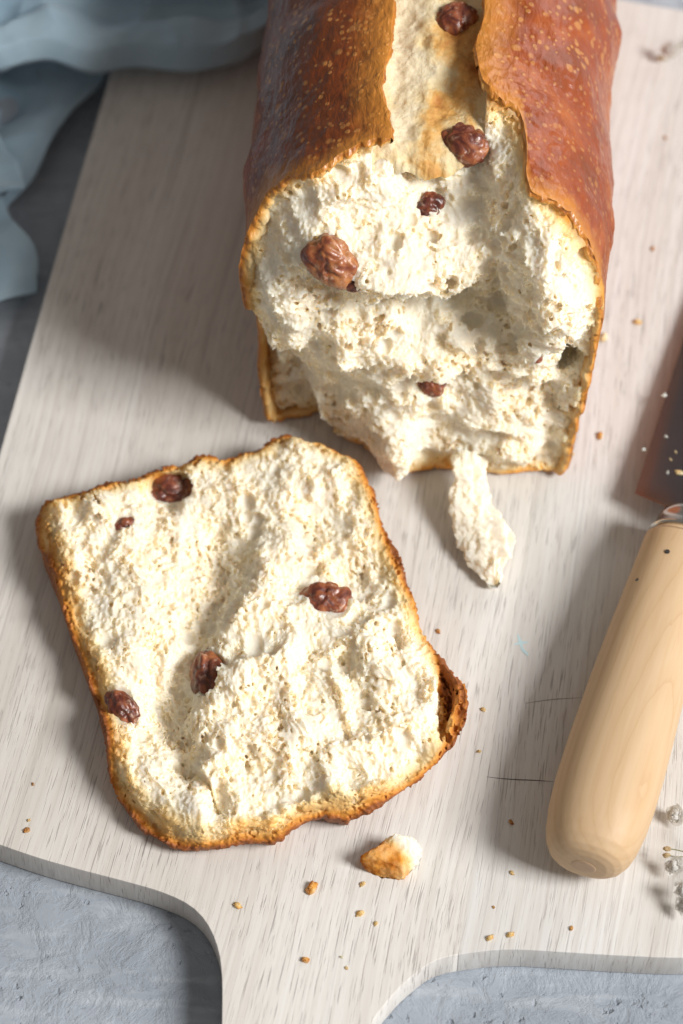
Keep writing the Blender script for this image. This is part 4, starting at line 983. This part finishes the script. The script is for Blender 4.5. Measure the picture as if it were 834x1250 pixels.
# ------------------------------------------------------------------ dried white flowers at the board's side
def build_sprig(name, label, base, flowers, buds):
    base = np.array(base, float); root = empty(name, [base[0], base[1], 0]); tag(root, label, 'dried flower', 'dried white flowers on the board')
    off = np.array([base[0], base[1], 0])
    def tube(pts, r, nm):
        C = smooth_open([p-off for p in pts], 40); th = np.linspace(0, 2*np.pi, 8, endpoint=False); V = []
        for k in range(40):
            d = C[min(k+1, 39)]-C[max(k-1, 0)]; d /= np.linalg.norm(d); n1 = np.cross(d, [0, 0, 1.0]); n1 /= np.linalg.norm(n1)+1e-9; n2 = np.cross(d, n1)
            V.append(C[k]+r*(np.cos(th)[:, None]*n1+np.sin(th)[:, None]*n2))
        return link(nm, mesh_np(nm, np.array(V).reshape(-1, 3), grid_faces(40, 8, wrap_c=True)), M_STEM, root)
    rng = np.random.default_rng(int(base[0]*100) & 255)
    for (px, py, z, rad, tx) in flowers:
        c = at(px, py, z); ax = np.array([-0.5+tx, -0.45, 0.75]); ax /= np.linalg.norm(ax); t1 = np.cross(ax, [0, 1, 0]); t1 /= np.linalg.norm(t1); t2 = np.cross(ax, t1)
        stem_end = np.array([base[0], base[1], 0.35]); mid = (c+stem_end)/2+np.array([0, 0, 0.25])
        tube([c-ax*rad*0.5, (c-ax*rad*.8)*.6+mid*.4, mid, stem_end], 0.022, 'stem')
        VV, FF, o_ = [], [], 0
        for k in range(24):                       # crinkled papery petals, several whorls
            lay = k//9; a = k*2.4+rng.uniform(-.3, .3); open_ = (1.15, 0.75, 0.35)[min(lay, 2)]+rng.uniform(-.15, .15); Lp = rad*(1.0, .85, .65)[min(lay, 2)]*rng.uniform(.8, 1.1)
            rd = math.cos(a)*t1+math.sin(a)*t2; sd = -math.sin(a)*t1+math.cos(a)*t2
            uu = np.linspace(0, 1, 6); vv = np.linspace(-1, 1, 5)
            P = []
            for u in uu:
                for v in vv:
                    wd = Lp*0.66*math.sin(math.pi*min(u*.62+.10, 1))
                    P.append(c-ax*rad*.3+rd*(Lp*u*math.sin(open_))+ax*(Lp*u*math.cos(open_)*(1-.25*u)+.12*Lp*(v*v))+sd*wd*v+rng.normal(0, .018*rad*3, 3)*u)
            VV.append(np.array(P)-off); FF.append(grid_faces(6, 5)+o_); o_ += 30
        gth = np.linspace(0, 2*np.pi, 16, endpoint=False); core = np.array([c-off-ax*rad*.1+rad*.62*(math.sin(p)*(np.cos(gth)[:, None]*t1+np.sin(gth)[:, None]*t2)+math.cos(p)*ax*.8) for p in np.linspace(.02, 2.6, 10)]).reshape(-1, 3)
        core = core+rng.normal(0, .05*rad, core.shape)+np.outer(fbm(core, rad*.5, 2, 9)*rad*.3, ax); VV.append(core); FF.append(grid_faces(10, 16, wrap_c=True)+o_)
        link('blossom', mesh_np('blossom', np.vstack(VV), np.vstack(FF)), M_PETAL, root)
        th = np.linspace(0, 2*np.pi, 12, endpoint=False); V = np.array([c-off-ax*(rad*(.62-.45*f))+rad*(.10+.32*f)*(np.cos(th)[:, None]*t1+np.sin(th)[:, None]*t2) for f in np.linspace(0, 1, 5)]).reshape(-1, 3)
        link('calyx', mesh_np('calyx', V, grid_faces(5, 12, wrap_c=True)), M_CALYX, root)
    for (px, py, z, rad) in buds:
        c = at(px, py, z); tube([c, c+np.array([.25, -.05, .02]), np.array([base[0], base[1], .3])*.5+c*.5+np.array([0, 0, .15]), np.array([base[0], base[1], .3])], 0.014, 'stem')
        V0 = raisin_mesh(int(px), rad*1.25, rad*.8, rad*.8, 'bud'); o = link('bud', V0, M_CALYX, root); o.location = (c-off)*U
build_sprig('flower_sprig', 'dried white flower sprig on the board beside the butt of the knife handle', at(872, 1062, 0)[:2], [(824, 994, .35, .30, .0), (823, 1057, .5, .27, .1), (836, 1086, .65, .30, .0), (836, 1106, .45, .30, -.1)], [(815, 1036, .6, .09), (814, 1044, .6, .09)])
build_sprig('flower_sprig', 'lone dried white flower lying on the far board behind the loaf', at(880, 50, 0)[:2], [(816, 60, .55, .27, .0)], [(807, 71, .2, .12)])
print('all', time.time()-T0)
